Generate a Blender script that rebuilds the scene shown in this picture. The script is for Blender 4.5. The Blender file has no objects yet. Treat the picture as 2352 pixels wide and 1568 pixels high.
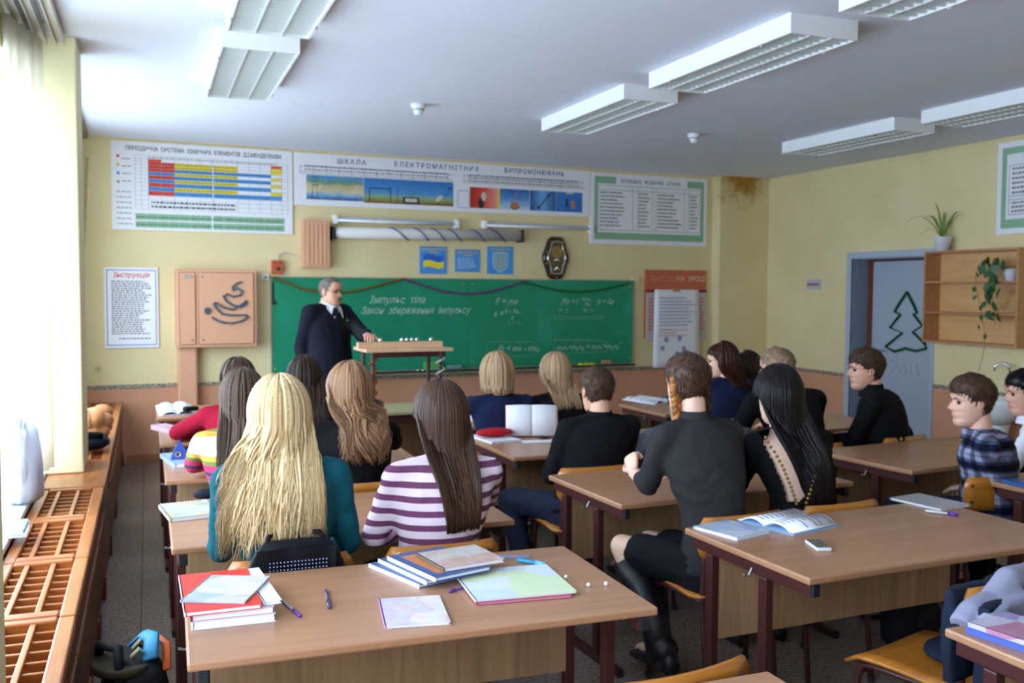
import bpy, bmesh, math, random
from mathutils import Vector, Matrix, Euler, noise
random.seed(7)
PI = math.pi
scene = bpy.context.scene
COL = scene.collection

# ---------------------------------------------------------------- camera
FPX, YAW, PITCH, ROLL, CAMH = 2200.85, 0.3638, -0.0539, 0.0049, 1.6277
_fwd = Vector((math.sin(YAW)*math.cos(PITCH), math.cos(YAW)*math.cos(PITCH), math.sin(PITCH)))
_r0 = Vector((math.cos(YAW), -math.sin(YAW), 0)); _u0 = _r0.cross(_fwd)
_right = math.cos(ROLL)*_r0 + math.sin(ROLL)*_u0
_up = -math.sin(ROLL)*_r0 + math.cos(ROLL)*_u0
cam_data = bpy.data.cameras.new('camera')
cam_data.sensor_width = 36; cam_data.lens = FPX/2352*36; cam_data.clip_start = 0.05
cam = bpy.data.objects.new('camera', cam_data); COL.objects.link(cam)
cam.matrix_world = Matrix(((_right.x, _up.x, -_fwd.x, 0), (_right.y, _up.y, -_fwd.y, 0), (_right.z, _up.z, -_fwd.z, CAMH), (0, 0, 0, 1)))
cam_data.dof.use_dof = True; cam_data.dof.focus_distance = 1.35; cam_data.dof.aperture_fstop = 9.5
scene.camera = cam

# ---------------------------------------------------------------- overcast daylight
world = bpy.data.worlds.new('overcast_sky'); scene.world = world; world.use_nodes = True
bg = world.node_tree.nodes['Background']
bg.inputs[0].default_value = (0.64, 0.79, 1.0, 1); bg.inputs[1].default_value = 9.0
scene.view_settings.view_transform = 'Standard'; scene.view_settings.look = 'None'
scene.view_settings.gamma = 1.0; scene.view_settings.use_curve_mapping = False
scene.view_settings.exposure = 0.55
scene.cycles.max_bounces = 10; scene.cycles.diffuse_bounces = 6; scene.cycles.transparent_max_bounces = 16
scene.cycles.sample_clamp_indirect = 6.0
XW = -0.64            # inner face of the window wall
WIN = [(-1.0, 2.25), (2.75, 5.80), (6.30, 8.75)]
for i, (a, b) in enumerate(WIN):       # portals only steer sampling of the sky through the openings
    l = bpy.data.lights.new('window_portal', 'AREA'); l.shape = 'RECTANGLE'; l.size = 2.1; l.size_y = b-a
    l.cycles.is_portal = True
    o = bpy.data.objects.new('window_portal', l); COL.objects.link(o)
    o.location = (XW-0.26, (a+b)/2, 1.69); o.rotation_euler = (0, -PI/2, 0)

def at(u, v, z):
    d = _fwd + (u-1176)/FPX*_right - (v-784)/FPX*_up
    t = (z-CAMH)/d.z
    return Vector((0, 0, CAMH)) + t*d
def atY(u, v, y):
    d = _fwd + (u-1176)/FPX*_right - (v-784)/FPX*_up
    return Vector((0, 0, CAMH)) + (y/d.y)*d
def atX(u, v, x):
    d = _fwd + (u-1176)/FPX*_right - (v-784)/FPX*_up
    return Vector((0, 0, CAMH)) + (x/d.x)*d

# ---------------------------------------------------------------- materials
def lin(c):
    if isinstance(c, str):
        c = [int(c[i:i+2], 16)/255 for i in (0, 2, 4)]
    return tuple(x/12.92 if x <= .04045 else ((x+.055)/1.055)**2.4 for x in c[:3])+(1,)
MATS = {}
def mat(name, col='808080', rough=.6, metal=0, spec=.5, bump=0, bscale=40, var=0, vscale=6, trans=0, coat=0, stretch=None):
    if name in MATS: return MATS[name]
    m = bpy.data.materials.new(name); m.use_nodes = True; MATS[name] = m
    nt = m.node_tree; b = nt.nodes['Principled BSDF']
    c = lin(col)
    b.inputs['Base Color'].default_value = c; b.inputs['Roughness'].default_value = rough
    b.inputs['Metallic'].default_value = metal; b.inputs['Specular IOR Level'].default_value = spec
    if coat: b.inputs['Coat Weight'].default_value = coat; b.inputs['Coat Roughness'].default_value = .15
    if var or bump:
        tc = nt.nodes.new('ShaderNodeTexCoord'); mp = nt.nodes.new('ShaderNodeMapping')
        nt.links.new(tc.outputs['Object'], mp.inputs[0])
        if stretch: mp.inputs['Scale'].default_value = stretch
    if var:
        n = nt.nodes.new('ShaderNodeTexNoise'); n.inputs['Scale'].default_value = vscale; n.inputs['Detail'].default_value = 6
        r = nt.nodes.new('ShaderNodeMix'); r.data_type = 'RGBA'
        r.inputs[6].default_value = tuple(x*(1-var) for x in c[:3])+(1,)
        r.inputs[7].default_value = tuple(min(1, x*(1+var)) for x in c[:3])+(1,)
        nt.links.new(mp.outputs[0], n.inputs['Vector']); nt.links.new(n.outputs[0], r.inputs[0])
        nt.links.new(r.outputs[2], b.inputs['Base Color'])
    if bump:
        n2 = nt.nodes.new('ShaderNodeTexNoise'); n2.inputs['Scale'].default_value = bscale; n2.inputs['Detail'].default_value = 4
        bp = nt.nodes.new('ShaderNodeBump'); bp.inputs['Strength'].default_value = bump; bp.inputs['Distance'].default_value = .01
        nt.links.new(mp.outputs[0], n2.inputs['Vector']); nt.links.new(n2.outputs[0], bp.inputs['Height'])
        nt.links.new(bp.outputs[0], b.inputs['Normal'])
    return m
def node_mat(name):
    m = bpy.data.materials.new(name); m.use_nodes = True; MATS[name] = m
    nt = m.node_tree
    return m, nt, nt.nodes['Principled BSDF']
def N(nt, typ, **kw):
    n = nt.nodes.new(typ)
    for k, v in kw.items():
        if k.startswith('i_'):
            n.inputs[int(k[2:])].default_value = v
        else: setattr(n, k, v)
    return n
def ramp(nt, src, stops, interp='LINEAR'):
    r = nt.nodes.new('ShaderNodeValToRGB'); r.color_ramp.interpolation = interp
    e = r.color_ramp.elements
    while len(e) < len(stops): e.new(.5)
    for el, (p, c) in zip(e, stops): el.position = p; el.color = lin(c) if isinstance(c, str) else c
    nt.links.new(src, r.inputs[0]); return r
def wood(name, c1, c2, rough=.4, scale=2.0, axis='X', coat=0, spec=.5):
    if name in MATS: return MATS[name]
    m, nt, b = node_mat(name)
    tc = N(nt, 'ShaderNodeTexCoord'); mp = N(nt, 'ShaderNodeMapping')
    s = {'X': (.6, 9, 9), 'Y': (9, .6, 9), 'Z': (9, 9, .6)}[axis]
    mp.inputs['Scale'].default_value = tuple(x*scale for x in s)
    nt.links.new(tc.outputs['Object'], mp.inputs[0])
    n = N(nt, 'ShaderNodeTexNoise'); n.inputs['Scale'].default_value = 2.0; n.inputs['Detail'].default_value = 8; n.inputs['Distortion'].default_value = .6
    nt.links.new(mp.outputs[0], n.inputs['Vector'])
    r = ramp(nt, n.outputs[0], [(.3, c1), (.7, c2)])
    nt.links.new(r.outputs[0], b.inputs['Base Color']); b.inputs['Roughness'].default_value = rough
    b.inputs['Specular IOR Level'].default_value = spec
    if coat: b.inputs['Coat Weight'].default_value = coat; b.inputs['Coat Roughness'].default_value = .2
    return m

# ---------------------------------------------------------------- mesh building
class MB:
    def __init__(s): s.v = []; s.f = []
    def add(s, vs, fs):
        o = len(s.v); s.v += [tuple(x) for x in vs]; s.f += [tuple(i+o for i in f) for f in fs]; return s
    def box(s, x0, x1, y0, y1, z0, z1, M=None):
        vs = [Vector((x, y, z)) for z in (z0, z1) for y in (y0, y1) for x in (x0, x1)]
        if M: vs = [M @ v for v in vs]
        return s.add(vs, [(0, 2, 3, 1), (4, 5, 7, 6), (0, 1, 5, 4), (2, 6, 7, 3), (0, 4, 6, 2), (1, 3, 7, 5)])
    def rbox(s, x0, x1, y0, y1, z0, z1, r=.005, seg=2, M=None):
        bm = bmesh.new(); bmesh.ops.create_cube(bm, size=1)
        for v in bm.verts: v.co = Vector((x0+(v.co.x+.5)*(x1-x0), y0+(v.co.y+.5)*(y1-y0), z0+(v.co.z+.5)*(z1-z0)))
        bmesh.ops.bevel(bm, geom=list(bm.edges), offset=r, segments=seg, affect='EDGES', profile=.5)
        bm.verts.index_update()
        vs = [(M @ v.co if M else v.co.copy()) for v in bm.verts]; fs = [[v.index for v in f.verts] for f in bm.faces]
        bm.free(); return s.add(vs, fs)
    def prism(s, pts, z0, z1, M=None):        # polygon in XY extruded in Z
        n = len(pts); vs = [Vector((x, y, z0)) for x, y in pts]+[Vector((x, y, z1)) for x, y in pts]
        if M: vs = [M @ v for v in vs]
        return s.add(vs, [tuple(range(n-1, -1, -1)), tuple(range(n, 2*n))]+[(i, (i+1) % n, n+(i+1) % n, n+i) for i in range(n)])
    def tube(s, pts, r, n=8, caps=True, flat=1.0, up=None):
        pts = [Vector(p) for p in pts]; rs = r if isinstance(r, (list, tuple)) else [r]*len(pts)
        rings = []; prev = None
        for i, p in enumerate(pts):
            t = (pts[min(i+1, len(pts)-1)]-pts[max(i-1, 0)])
            if t.length < 1e-9: t = Vector((0, 0, 1))
            t.normalize()
            if prev is None:
                a = Vector(up) if up is not None else (Vector((0, 0, 1)) if abs(t.z) < .9 else Vector((1, 0, 0)))
                x = (a - t*a.dot(t))
                if x.length < 1e-6: x = Vector((1, 0, 0)).cross(t)
                x.normalize()
            else:
                x = prev - t*prev.dot(t)
                if x.length < 1e-6: x = prev
                x.normalize()
            prev = x; y = t.cross(x)
            rings.append([p + rs[i]*(math.cos(2*PI*k/n)*x*flat + math.sin(2*PI*k/n)*y) for k in range(n)])
        vs = [v for rg in rings for v in rg]; fs = []
        for i in range(len(rings)-1):
            for k in range(n):
                fs.append((i*n+k, i*n+(k+1) % n, (i+1)*n+(k+1) % n, (i+1)*n+k))
        if caps:
            fs.append(tuple(range(n-1, -1, -1))); fs.append(tuple((len(rings)-1)*n+k for k in range(n)))
        return s.add(vs, fs)
    def loft(s, rings, caps=True, closed=True):
        n = len(rings[0]); vs = [v for rg in rings for v in rg]; fs = []
        for i in range(len(rings)-1):
            for k in range(n if closed else n-1):
                fs.append((i*n+k, i*n+(k+1) % n, (i+1)*n+(k+1) % n, (i+1)*n+k))
        if caps:
            fs.append(tuple(range(n-1, -1, -1))); fs.append(tuple((len(rings)-1)*n+k for k in range(n)))
        return s.add(vs, fs)
    def lathe(s, prof, n=20, M=None, c=(0, 0)):
        rings = [[Vector((c[0]+r*math.cos(2*PI*k/n), c[1]+r*math.sin(2*PI*k/n), z)) for k in range(n)] for r, z in prof]
        if M: rings = [[M @ v for v in rg] for rg in rings]
        return s.loft(rings)
    def ball(s, c, r, n=10, m=6, sc=(1, 1, 1)):
        c = Vector(c); rings = []
        for i in range(m+1):
            t = PI*(i+.02*(i == 0)-.02*(i == m))/m
            rings.append([c+Vector((r*sc[0]*math.sin(t)*math.cos(2*PI*k/n), r*sc[1]*math.sin(t)*math.sin(2*PI*k/n), -r*sc[2]*math.cos(t))) for k in range(n)])
        return s.loft(rings)
    def cone(s, p0, r0, p1, r1, n=12):            # round-ended tapered limb
        p0, p1 = Vector(p0), Vector(p1); d = (p1-p0); L = d.length; d = d/L if L > 1e-6 else Vector((0, 0, 1))
        ps, rs = [], []
        for a in (88, 60, 30): ps.append(p0-d*r0*math.sin(math.radians(a))); rs.append(r0*math.cos(math.radians(a)))
        for t in (0, .25, .5, .75, 1): ps.append(p0+d*L*t); rs.append(r0+(r1-r0)*t)
        for a in (30, 60, 88): ps.append(p1+d*r1*math.sin(math.radians(a))); rs.append(r1*math.cos(math.radians(a)))
        return s.tube(ps, rs, n)
    def quad(s, a, b, c, d): return s.add([a, b, c, d], [(0, 1, 2, 3)])
    def mesh(s, name):
        m = bpy.data.meshes.new(name); m.from_pydata(s.v, [], s.f); m.validate(); m.update(); return m
def shade(me, on=True):
    me.polygons.foreach_set('use_smooth', [on]*len(me.polygons))
def link(name, me, m=None, parent=None, smooth=False, loc=None, rz=None, bevel=0):
    if isinstance(me, MB): me = me.mesh(name)
    if m is not None and not me.materials: me.materials.append(m)
    if smooth: shade(me)
    o = bpy.data.objects.new(name, me); COL.objects.link(o)
    if parent: o.parent = parent
    if loc is not None: o.location = loc
    if rz is not None: o.rotation_euler = (0, 0, rz)
    if bevel:
        b = o.modifiers.new('bevel', 'BEVEL'); b.width = bevel; b.segments = 2; b.limit_method = 'ANGLE'
    return o
def tag(o, label, cat, group=None):
    o['label'] = label; o['category'] = cat
    if group: o['group'] = group
    return o
def thing(name, label, cat, loc=(0, 0, 0), rz=0, group=None):
    o = bpy.data.objects.new(name, None); COL.objects.link(o); o.empty_display_size = .05
    o.location = loc; o.rotation_euler = (0, 0, rz); return tag(o, label, cat, group)
def struct(name, me, m, parent=None, **kw):
    o = link(name, me, m, parent, **kw)
    if not parent: o['kind'] = 'structure'
    return o
def copy_tree(o, parent=None):
    c = o.copy(); COL.objects.link(c); c.parent = parent
    for ch in o.children: copy_tree(ch, c)
    return c
def evaluated(ob):
    dg = bpy.context.evaluated_depsgraph_get()
    return bpy.data.meshes.new_from_object(ob.evaluated_get(dg))
def remesh(mb, voxel, it=4, fac=.5):
    me = mb.mesh('tmp'); o = bpy.data.objects.new('tmp', me); COL.objects.link(o)
    r = o.modifiers.new('r', 'REMESH'); r.mode = 'VOXEL'; r.voxel_size = voxel; r.use_smooth_shade = True
    sm = o.modifiers.new('s', 'SMOOTH'); sm.factor = fac; sm.iterations = it
    out = evaluated(o); bpy.data.objects.remove(o); bpy.data.meshes.remove(me); shade(out)
    return out
def text(s, size, m, parent, loc, name='lettering', align='CENTER', shear=0, ext=0, sx=1, bold=0, rx=PI/2, spacing=1):
    cu = bpy.data.curves.new('t', 'FONT'); cu.body = s; cu.size = size; cu.align_x = align; cu.align_y = 'CENTER'
    cu.resolution_u = 2; cu.shear = shear; cu.extrude = ext; cu.offset = bold; cu.space_character = spacing
    o = bpy.data.objects.new('t', cu); COL.objects.link(o)
    me = evaluated(o); bpy.data.objects.remove(o); bpy.data.curves.remove(cu)
    if sx != 1:
        for v in me.vertices: v.co.x *= sx
    me.materials.clear(); me.materials.append(m)
    ob = bpy.data.objects.new(name, me); COL.objects.link(ob); ob.parent = parent; ob.location = loc; ob.rotation_euler = (rx, 0, 0)
    ob['kind'] = 'stuff'
    return ob
# ---- walls' own frames: local x runs right along the wall, local -y points into the room
AW = math.atan(.0748); TW = Vector((math.cos(AW), math.sin(AW), 0)); NW = Vector((math.sin(AW), -math.cos(AW), 0)); OW = Vector((0, 9.557, 0))
XR = 7.144
def FW(x, z, d=0.0): return OW+TW*x+NW*d+Vector((0, 0, z))
def RW(y, z, d=0.0): return Vector((XR-d, y, z))
def on_front(name, label, cat, x, z, group=None, d=0.0): return thing(name, label, cat, FW(x, z, d), AW, group)
def on_right(name, label, cat, y, z, group=None, d=0.0): return thing(name, label, cat, RW(y, z, d), -PI/2, group)

# ================================================================ the room
# wall paint: yellow above, terracotta below the border, water stains in the front right corner
def wall_paint(name, stain=None):
    m, nt, b = node_mat(name)
    geo = N(nt, 'ShaderNodeNewGeometry'); sep = N(nt, 'ShaderNodeSeparateXYZ'); nt.links.new(geo.outputs['Position'], sep.inputs[0])
    gt = N(nt, 'ShaderNodeMath', operation='GREATER_THAN'); gt.inputs[1].default_value = .708; nt.links.new(sep.outputs[2], gt.inputs[0])
    nz = N(nt, 'ShaderNodeTexNoise'); nz.inputs['Scale'].default_value = 1.6; nz.inputs['Detail'].default_value = 7
    nt.links.new(geo.outputs['Position'], nz.inputs['Vector'])
    ry = ramp(nt, nz.outputs[0], [(.3, 'E0CF9C'), (.7, 'EADAAA')]); rb = ramp(nt, nz.outputs[0], [(.3, 'CE9472'), (.7, 'D89F7E')])
    mx = N(nt, 'ShaderNodeMix', data_type='RGBA'); nt.links.new(gt.outputs[0], mx.inputs[0])
    nt.links.new(rb.outputs[0], mx.inputs[6]); nt.links.new(ry.outputs[0], mx.inputs[7]); out = mx.outputs[2]
    if stain:
        d = N(nt, 'ShaderNodeVectorMath', operation='DISTANCE'); d.inputs[1].default_value = stain; nt.links.new(geo.outputs['Position'], d.inputs[0])
        n2 = N(nt, 'ShaderNodeTexNoise'); n2.inputs['Scale'].default_value = 3.2; n2.inputs['Detail'].default_value = 8; n2.inputs['Roughness'].default_value = .65
        nt.links.new(geo.outputs['Position'], n2.inputs['Vector'])
        mr = N(nt, 'ShaderNodeMapRange'); mr.inputs[1].default_value = .12; mr.inputs[2].default_value = .75; mr.inputs[3].default_value = .58; mr.inputs[4].default_value = .26
        nt.links.new(d.outputs['Value'], mr.inputs[0])
        ad = N(nt, 'ShaderNodeMath', operation='MULTIPLY'); nt.links.new(n2.outputs[0], ad.inputs[0]); nt.links.new(mr.outputs[0], ad.inputs[1])
        rs = ramp(nt, ad.outputs[0], [(.22, (0, 0, 0, 1)), (.27, (.35, .35, .35, 1)), (.31, (.8, .8, .8, 1)), (.36, (1, 1, 1, 1))])
        m2 = N(nt, 'ShaderNodeMix', data_type='RGBA'); nt.links.new(rs.outputs[0], m2.inputs[0]); nt.links.new(out, m2.inputs[6]); m2.inputs[7].default_value = lin('A87A2C'); out = m2.outputs[2]
    nt.links.new(out, b.inputs['Base Color']); b.inputs['Roughness'].default_value = .55; b.inputs['Specular IOR Level'].default_value = .3
    return m
M_wall = wall_paint('painted_plaster'); M_corner = wall_paint('stained_plaster', (6.72, 9.92, 3.0))
M_ceil = mat('whitewash', 'E4E8F2', .9, spec=.1, var=.03, vscale=2)
M_white = mat('white_enamel', 'F0F2F2', .35)
# floor: terrazzo
M_floor, nt, b = node_mat('terrazzo')
geo = N(nt, 'ShaderNodeNewGeometry')
n1 = N(nt, 'ShaderNodeTexNoise'); n1.inputs['Scale'].default_value = 55; n1.inputs['Detail'].default_value = 3; nt.links.new(geo.outputs['Position'], n1.inputs['Vector'])
n2 = N(nt, 'ShaderNodeTexNoise'); n2.inputs['Scale'].default_value = 1.3; n2.inputs['Detail'].default_value = 6; nt.links.new(geo.outputs['Position'], n2.inputs['Vector'])
r1 = ramp(nt, n1.outputs[0], [(.35, '80706A'), (.5, 'A8978E'), (.65, 'C8B8B0')]); r2 = ramp(nt, n2.outputs[0], [(.35, '9A948E'), (.7, 'D8D2CC')])
mm = N(nt, 'ShaderNodeMix', data_type='RGBA', blend_type='MULTIPLY'); mm.inputs[0].default_value = 1
nt.links.new(r1.outputs[0], mm.inputs[6]); nt.links.new(r2.outputs[0], mm.inputs[7]); nt.links.new(mm.outputs[2], b.inputs['Base Color']); b.inputs['Roughness'].default_value = .45
YB = -2.8
go = bpy.data.objects.new('ground', MB().box(-120, XW-.45, -80, 90, -3.7, -3.5).mesh('ground')); COL.objects.link(go); go['kind'] = 'structure'; go.data.materials.append(mat('pale_bounce_ground', 'DCDEE0', .9, var=.2, vscale=.3))  # unseen plane outdoors, added to control daylight reaching the ceiling from below
fl = struct('floor', MB().box(XW-.4, XR+.6, YB-.2, 10.6, -.12, -.006), mat('joint_mortar', '3A3532', .9))
slab = [(XW-.3, -.052), (-.048, XR+.4)]
for x0, x1 in slab: link('slab', MB().box(x0, x1, YB-.1, 10.5, -.0059, 0), M_floor, fl)
struct('ceiling', MB().box(XW-.35, XR+.5, YB-.2, 10.6, 3.0, 3.12), M_ceil)
def fpoly(d0, d1, x0, x1): return [tuple(FW(x, 0, d)[:2]) for x, d in ((x0, d0), (x1, d0), (x1, d1), (x0, d1))]
o = struct('wall_front', MB().box(XW-.35, 7.32, 0, .2, 0, 3.0), M_wall); o.location = OW; o.rotation_euler = (0, 0, AW)
struct('wall_front_pier', MB().prism(fpoly(.16, -.05, 6.42, 7.30), 0, 3.0), M_corner)
struct('wall_back', MB().box(XW-.35, XR+.3, YB-.2, YB, 0, 3.0), M_wall)
# right wall with the doorway
DY0, DY1, DZ = 7.26, 8.42, 1.98
wr = struct('wall_right', MB().box(XR, XR+.45, YB, DY0, 0, 3.0).box(XR, XR+.45, DY1, 10.3, 0, 3.0).box(XR, XR+.45, DY0, DY1, DZ, 3.0), M_wall)
# patterned border between the two paints
def border_mat():
    m, nt, b = node_mat('paper_border')
    tc = N(nt, 'ShaderNodeTexCoord'); w = N(nt, 'ShaderNodeTexVoronoi'); w.inputs['Scale'].default_value = 34
    nt.links.new(tc.outputs['Object'], w.inputs['Vector'])
    r = ramp(nt, w.outputs['Distance'], [(.25, '5E5348'), (.45, 'B8AC98'), (.7, '7A6A58')]); nt.links.new(r.outputs[0], b.inputs['Base Color']); return m
MBd = border_mat()
o = struct('trim_1', MB().box(XW, 6.42, -.004, 0, -.02, .02), MBd); o.location = FW(0, .712); o.rotation_euler = (0, 0, AW)
o = struct('trim_2', MB().box(XR-.004, XR, DY1+.09, 9.93, .692, .732).box(XR-.004, XR, YB, DY0-.02, .692, .732), MBd)
o = struct('baseboard_front', MB().box(XW+.44, 6.42, -.015, 0, 0, .07), mat('skirting', 'A9724F', .5)); o.location = FW(0, 0); o.rotation_euler = (0, 0, AW)
struct('baseboard_right', MB().box(XR-.015, XR, YB, DY0, 0, .07).box(XR-.015, XR, DY1, 9.9, 0, .07), MATS['skirting'])
# window wall: piers, parapet, lintel
M_yel = mat('column_plaster', 'E2D9AC', .6, spec=.25, var=.04, vscale=3)
lw = MB().box(XW-.34, XW, YB, 10.2, 0, .60).box(XW-.34, XW, YB, 10.2, 2.78, 3.0)
for a, b_ in ((YB, WIN[0][0]), (WIN[0][1], WIN[1][0]), (WIN[1][1], WIN[2][0]), (WIN[2][1], 10.2)): lw.box(XW-.34, XW, a, b_, .60, 2.78)
struct('wall_left', lw, M_yel)
for i, (a, b_) in enumerate(((2.26, 2.66), (5.83, 6.27))):
    struct('wall_left_pier', MB().rbox(XW-.02, -.345, a, b_, .5925, 3.0, .008), M_yel)
M_frame = mat('window_paint', 'F4F4F0', .4)
m, nt, b = node_mat('window_glass'); nt.nodes.remove(b); out = nt.nodes['Material Output']
mixs = N(nt, 'ShaderNodeMixShader'); mixs.inputs[0].default_value = .06; tr = N(nt, 'ShaderNodeBsdfTransparent'); gl = N(nt, 'ShaderNodeBsdfGlossy'); gl.inputs['Roughness'].default_value = .02
nt.links.new(tr.outputs[0], mixs.inputs[1]); nt.links.new(gl.outputs[0], mixs.inputs[2]); nt.links.new(mixs.outputs[0], out.inputs[0]); M_glass = m
for i, (a, b_) in enumerate(WIN):
    f = MB(); xg = XW-.18
    f.box(xg-.03, xg+.03, a, b_, .60, .67).box(xg-.03, xg+.03, a, b_, 2.71, 2.78)
    n = 3; ys = [a+(b_-a)*k/n for k in range(n+1)]
    for k, y in enumerate(ys):
        y0 = max(a, y-.035); y1 = min(b_, y+.035); f.box(xg-.029, xg+.029, y0, y1, .67, 2.71)
    f.box(xg-.025, xg+.025, a, b_, 2.10, 2.16)
    w = struct('window_%d' % (i+1), f, M_frame)
    for k in range(n):
        for z0, z1 in ((.67, 2.10), (2.16, 2.71)):
            link('pane', MB().box(xg-.003, xg+.003, ys[k]+.03, ys[k+1]-.03, z0, z1), M_glass, w)
    struct('window_sill', MB().rbox(XW-.15, -.5325, a+.02, b_-.02, .59, .62, .006), mat('sill_paint', 'E4EAEC', .35))
# door in its recess
M_jamb = mat('door_frame_paint', 'AEB9C8', .45); M_leaf = mat('door_paint', 'A9B2C0', .5, var=.04); M_brown = mat('door_edge', '6B3A22', .5)
XD = XR+.215
d = struct('door_1', MB().rbox(XD, XD+.04, DY0+.06, DY1-.085, .01, DZ-.03, .004), M_leaf)
link('door_casing', MB().box(XR-.012, XR+.012, DY1, DY1+.07, 0, DZ+.07).box(XR-.012, XR+.012, DY0-.03, DY0, 0, DZ+.07).box(XR-.012, XR+.012, DY0, DY1, DZ, DZ+.07), M_jamb, d)
link('reveal', MB().box(XR+.012, XD+.1, DY1-.012, DY1+.002, 0, DZ).box(XR+.012, XD+.1, DY0-.002, DY0+.012, 0, DZ).box(XR+.012, XD+.1, DY0, DY1, DZ-.012, DZ+.001), mat('reveal_paint', '828C9C', .6), d)
link('door_jamb', MB().box(XD-.004, XD+.05, DY1-.085, DY1-.012, 0, DZ-.012), M_brown, d)
link('back_panel', MB().box(XD+.06, XD+.1, DY0, DY1, 0, DZ), M_brown, d)
link('handle', MB().tube([(XD-.04, 8.20, 1.0), (XD-.04, 8.09, 1.0)], .009).tube([(XD-.04, 8.20, 1.0), (XD, 8.20, 1.0)], .009), mat('chrome', 'D0D4D8', .15, 1), d)
# door decoration: tinsel fir and 2013
m_tin = mat('green_tinsel', '0E6A3C', .25, .6, bump=.6, bscale=90, var=.6, vscale=60); m_sil = mat('silver_tinsel', 'DDE3E8', .3, .25)
def tinsel(mb, pts, r=.012, hair=26, L=.02, n=6):
    mb.tube(pts, r, n)
    P = [Vector(p) for p in pts]
    for i in range(len(P)-1):
        for k in range(hair):
            c = P[i].lerp(P[i+1], random.random()); dv = Vector((random.gauss(0, 1), random.gauss(0, 1), random.gauss(0, 1))).normalized()
            e = dv.orthogonal().normalized()*.002
            mb.add([c+e, c-e, c+dv*(r+L*random.random())], [(0, 1, 2)])
    return mb
uv = [(2083, 670), (2060, 705), (2055, 716), (2068, 722), (2044, 752), (2072, 764), (2033, 796), (2054, 807), (2079, 800), (2103, 806), (2127, 800), (2124, 790), (2096, 762), (2118, 748), (2098, 722), (2106, 718), (2098, 700), (2083, 670)]
pts = [atX(u, v, XD-.014) for u, v in uv]; c = pts[0].copy(); c.z = pts[8].z
o = link('tinsel_tree', tinsel(MB(), [p-c for p in pts], .015, 44, .018), m_tin, loc=c); tag(o, 'fir tree outlined in green tinsel on the grey door', 'decoration')
num = MB(); base = atX(2078, 846, XD-.012)
def nn(u, v): return atX(u, v, XD-.012)-base
for pl in ([(2040, 832), (2050, 826), (2056, 836), (2040, 862), (2062, 864)], [(2068, 845), (2077, 838), (2082, 852), (2073, 860), (2066, 852), (2068, 845)], [(2090, 838), (2089, 862)], [(2098, 838), (2109, 836), (2102, 847), (2110, 855), (2108, 864), (2098, 862)]):
    tinsel(num, [nn(u, v) for u, v in pl], .004, 8, .01, 5)
o = link('tinsel_numerals', num, m_sil, loc=base); tag(o, 'silver tinsel numerals reading 2013 below the tinsel fir on the door', 'decoration')

# ================================================================ radiator cover under the windows
W_or = wood('varnished_pine', '9C5220', 'C0763A', .35, 2, 'Y', coat=.3); W_orx = wood('varnished_pine_cross', '944A1C', 'B86E34', .35, 2, 'X', coat=.3)
W_dk = wood('dark_varnished_pine', '55290F', '7A431C', .45, 2, 'Z')
XF, XB, ZC = -.227, -.53, .585
units = [2.60+.708*k for k in range(4)]          # 2.60 .. 5.43
def radiator_cover(y0, y1, label, slats=7):
    t = thing('radiator_cover', label, 'radiator cover', (0, y0, 0), 0, 'wooden radiator covers along the window wall')
    L = y1-y0; g = .004
    link('long_rail', MB().rbox(XF-.05, XF, g, L-g, ZC-.04, ZC, .006), W_or, t)
    link('long_rail', MB().rbox(XB, XB+.045, g, L-g, ZC-.04, ZC, .006), W_or, t)
    link('end_rail', MB().rbox(XB+.046, XF-.051, g, .06, ZC-.045, ZC+.004, .006), W_orx, t)
    link('end_rail', MB().rbox(XB+.046, XF-.051, L-.045, L-g, ZC-.045, ZC+.004, .006), W_orx, t)
    for x in (-.435, -.345): link('bar', MB().rbox(x-.009, x+.009, .061, L-.046, ZC-.014, ZC-.001, .003), W_or, t)
    sm = None
    for k in range(slats):
        y = .061+(L-.107)*(k+.5)/slats
        if sm is None: s_ = link('slat', MB().rbox(XB+.046, XF-.051, -.007, .007, ZC-.05, ZC-.0145, .003), W_orx, t); sm = s_.data
        else: s_ = link('slat', sm, None, t)
        s_.location = (0, y, 0)
    link('back_board', MB().box(XB-.012, XB-.001, 0, L, .0, ZC-.05), W_dk, t)
    link('base_board', MB().box(XB, XF-.03, 0, L, .12, .135), W_dk, t)
    # front of upright slats on a rail
    pm = None; n = max(2, int(L/.079))
    for k in range(n):
        if pm is None: p = link('plank', MB().rbox(XF-.022, XF-.004, -.031, .031, .075, ZC-.041, .003), W_dk, t); pm = p.data
        else: p = link('plank', pm, None, t)
        p.location = (0, g+.035+(L-2*g-.07)*k/(n-1), 0)
    link('front_rail', MB().rbox(XF-.012, XF+.004, g, L-g, .42, .455, .003), W_dk, t)
    for y in (.05, L-.05): link('foot', MB().rbox(XF-.03, XF+.006, y-.03, y+.03, 0, .12, .004), W_dk, t)
    return t
radiator_cover(1.892, 2.596, 'wooden grille radiator cover nearest the camera, at the lower left corner')
lab = ['slatted wooden radiator cover beside the schoolbag, nearest of the full grilles in view', 'slatted wooden radiator cover below the blue and white books on the sill',
       'slatted wooden radiator cover below the white plastic bag', 'slatted wooden radiator cover just before the yellow window pier']
for k, y in enumerate(units): radiator_cover(y, y+.704, lab[k])
t = thing('cover_board', 'plain plank covering the radiator niche at the foot of the yellow window pier', 'board', (0, 5.436, 0))
link('top', MB().rbox(XB, XF+.004, 0, .78, ZC-.03, ZC+.006, .004), W_or, t); link('front', MB().box(XF-.02, XF-.004, 0, .78, .06, ZC-.031), W_dk, t)
radiator_cover(6.222, 7.35, 'low slatted radiator cover beyond the yellow pier, with the orange jacket on it', 12)
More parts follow.
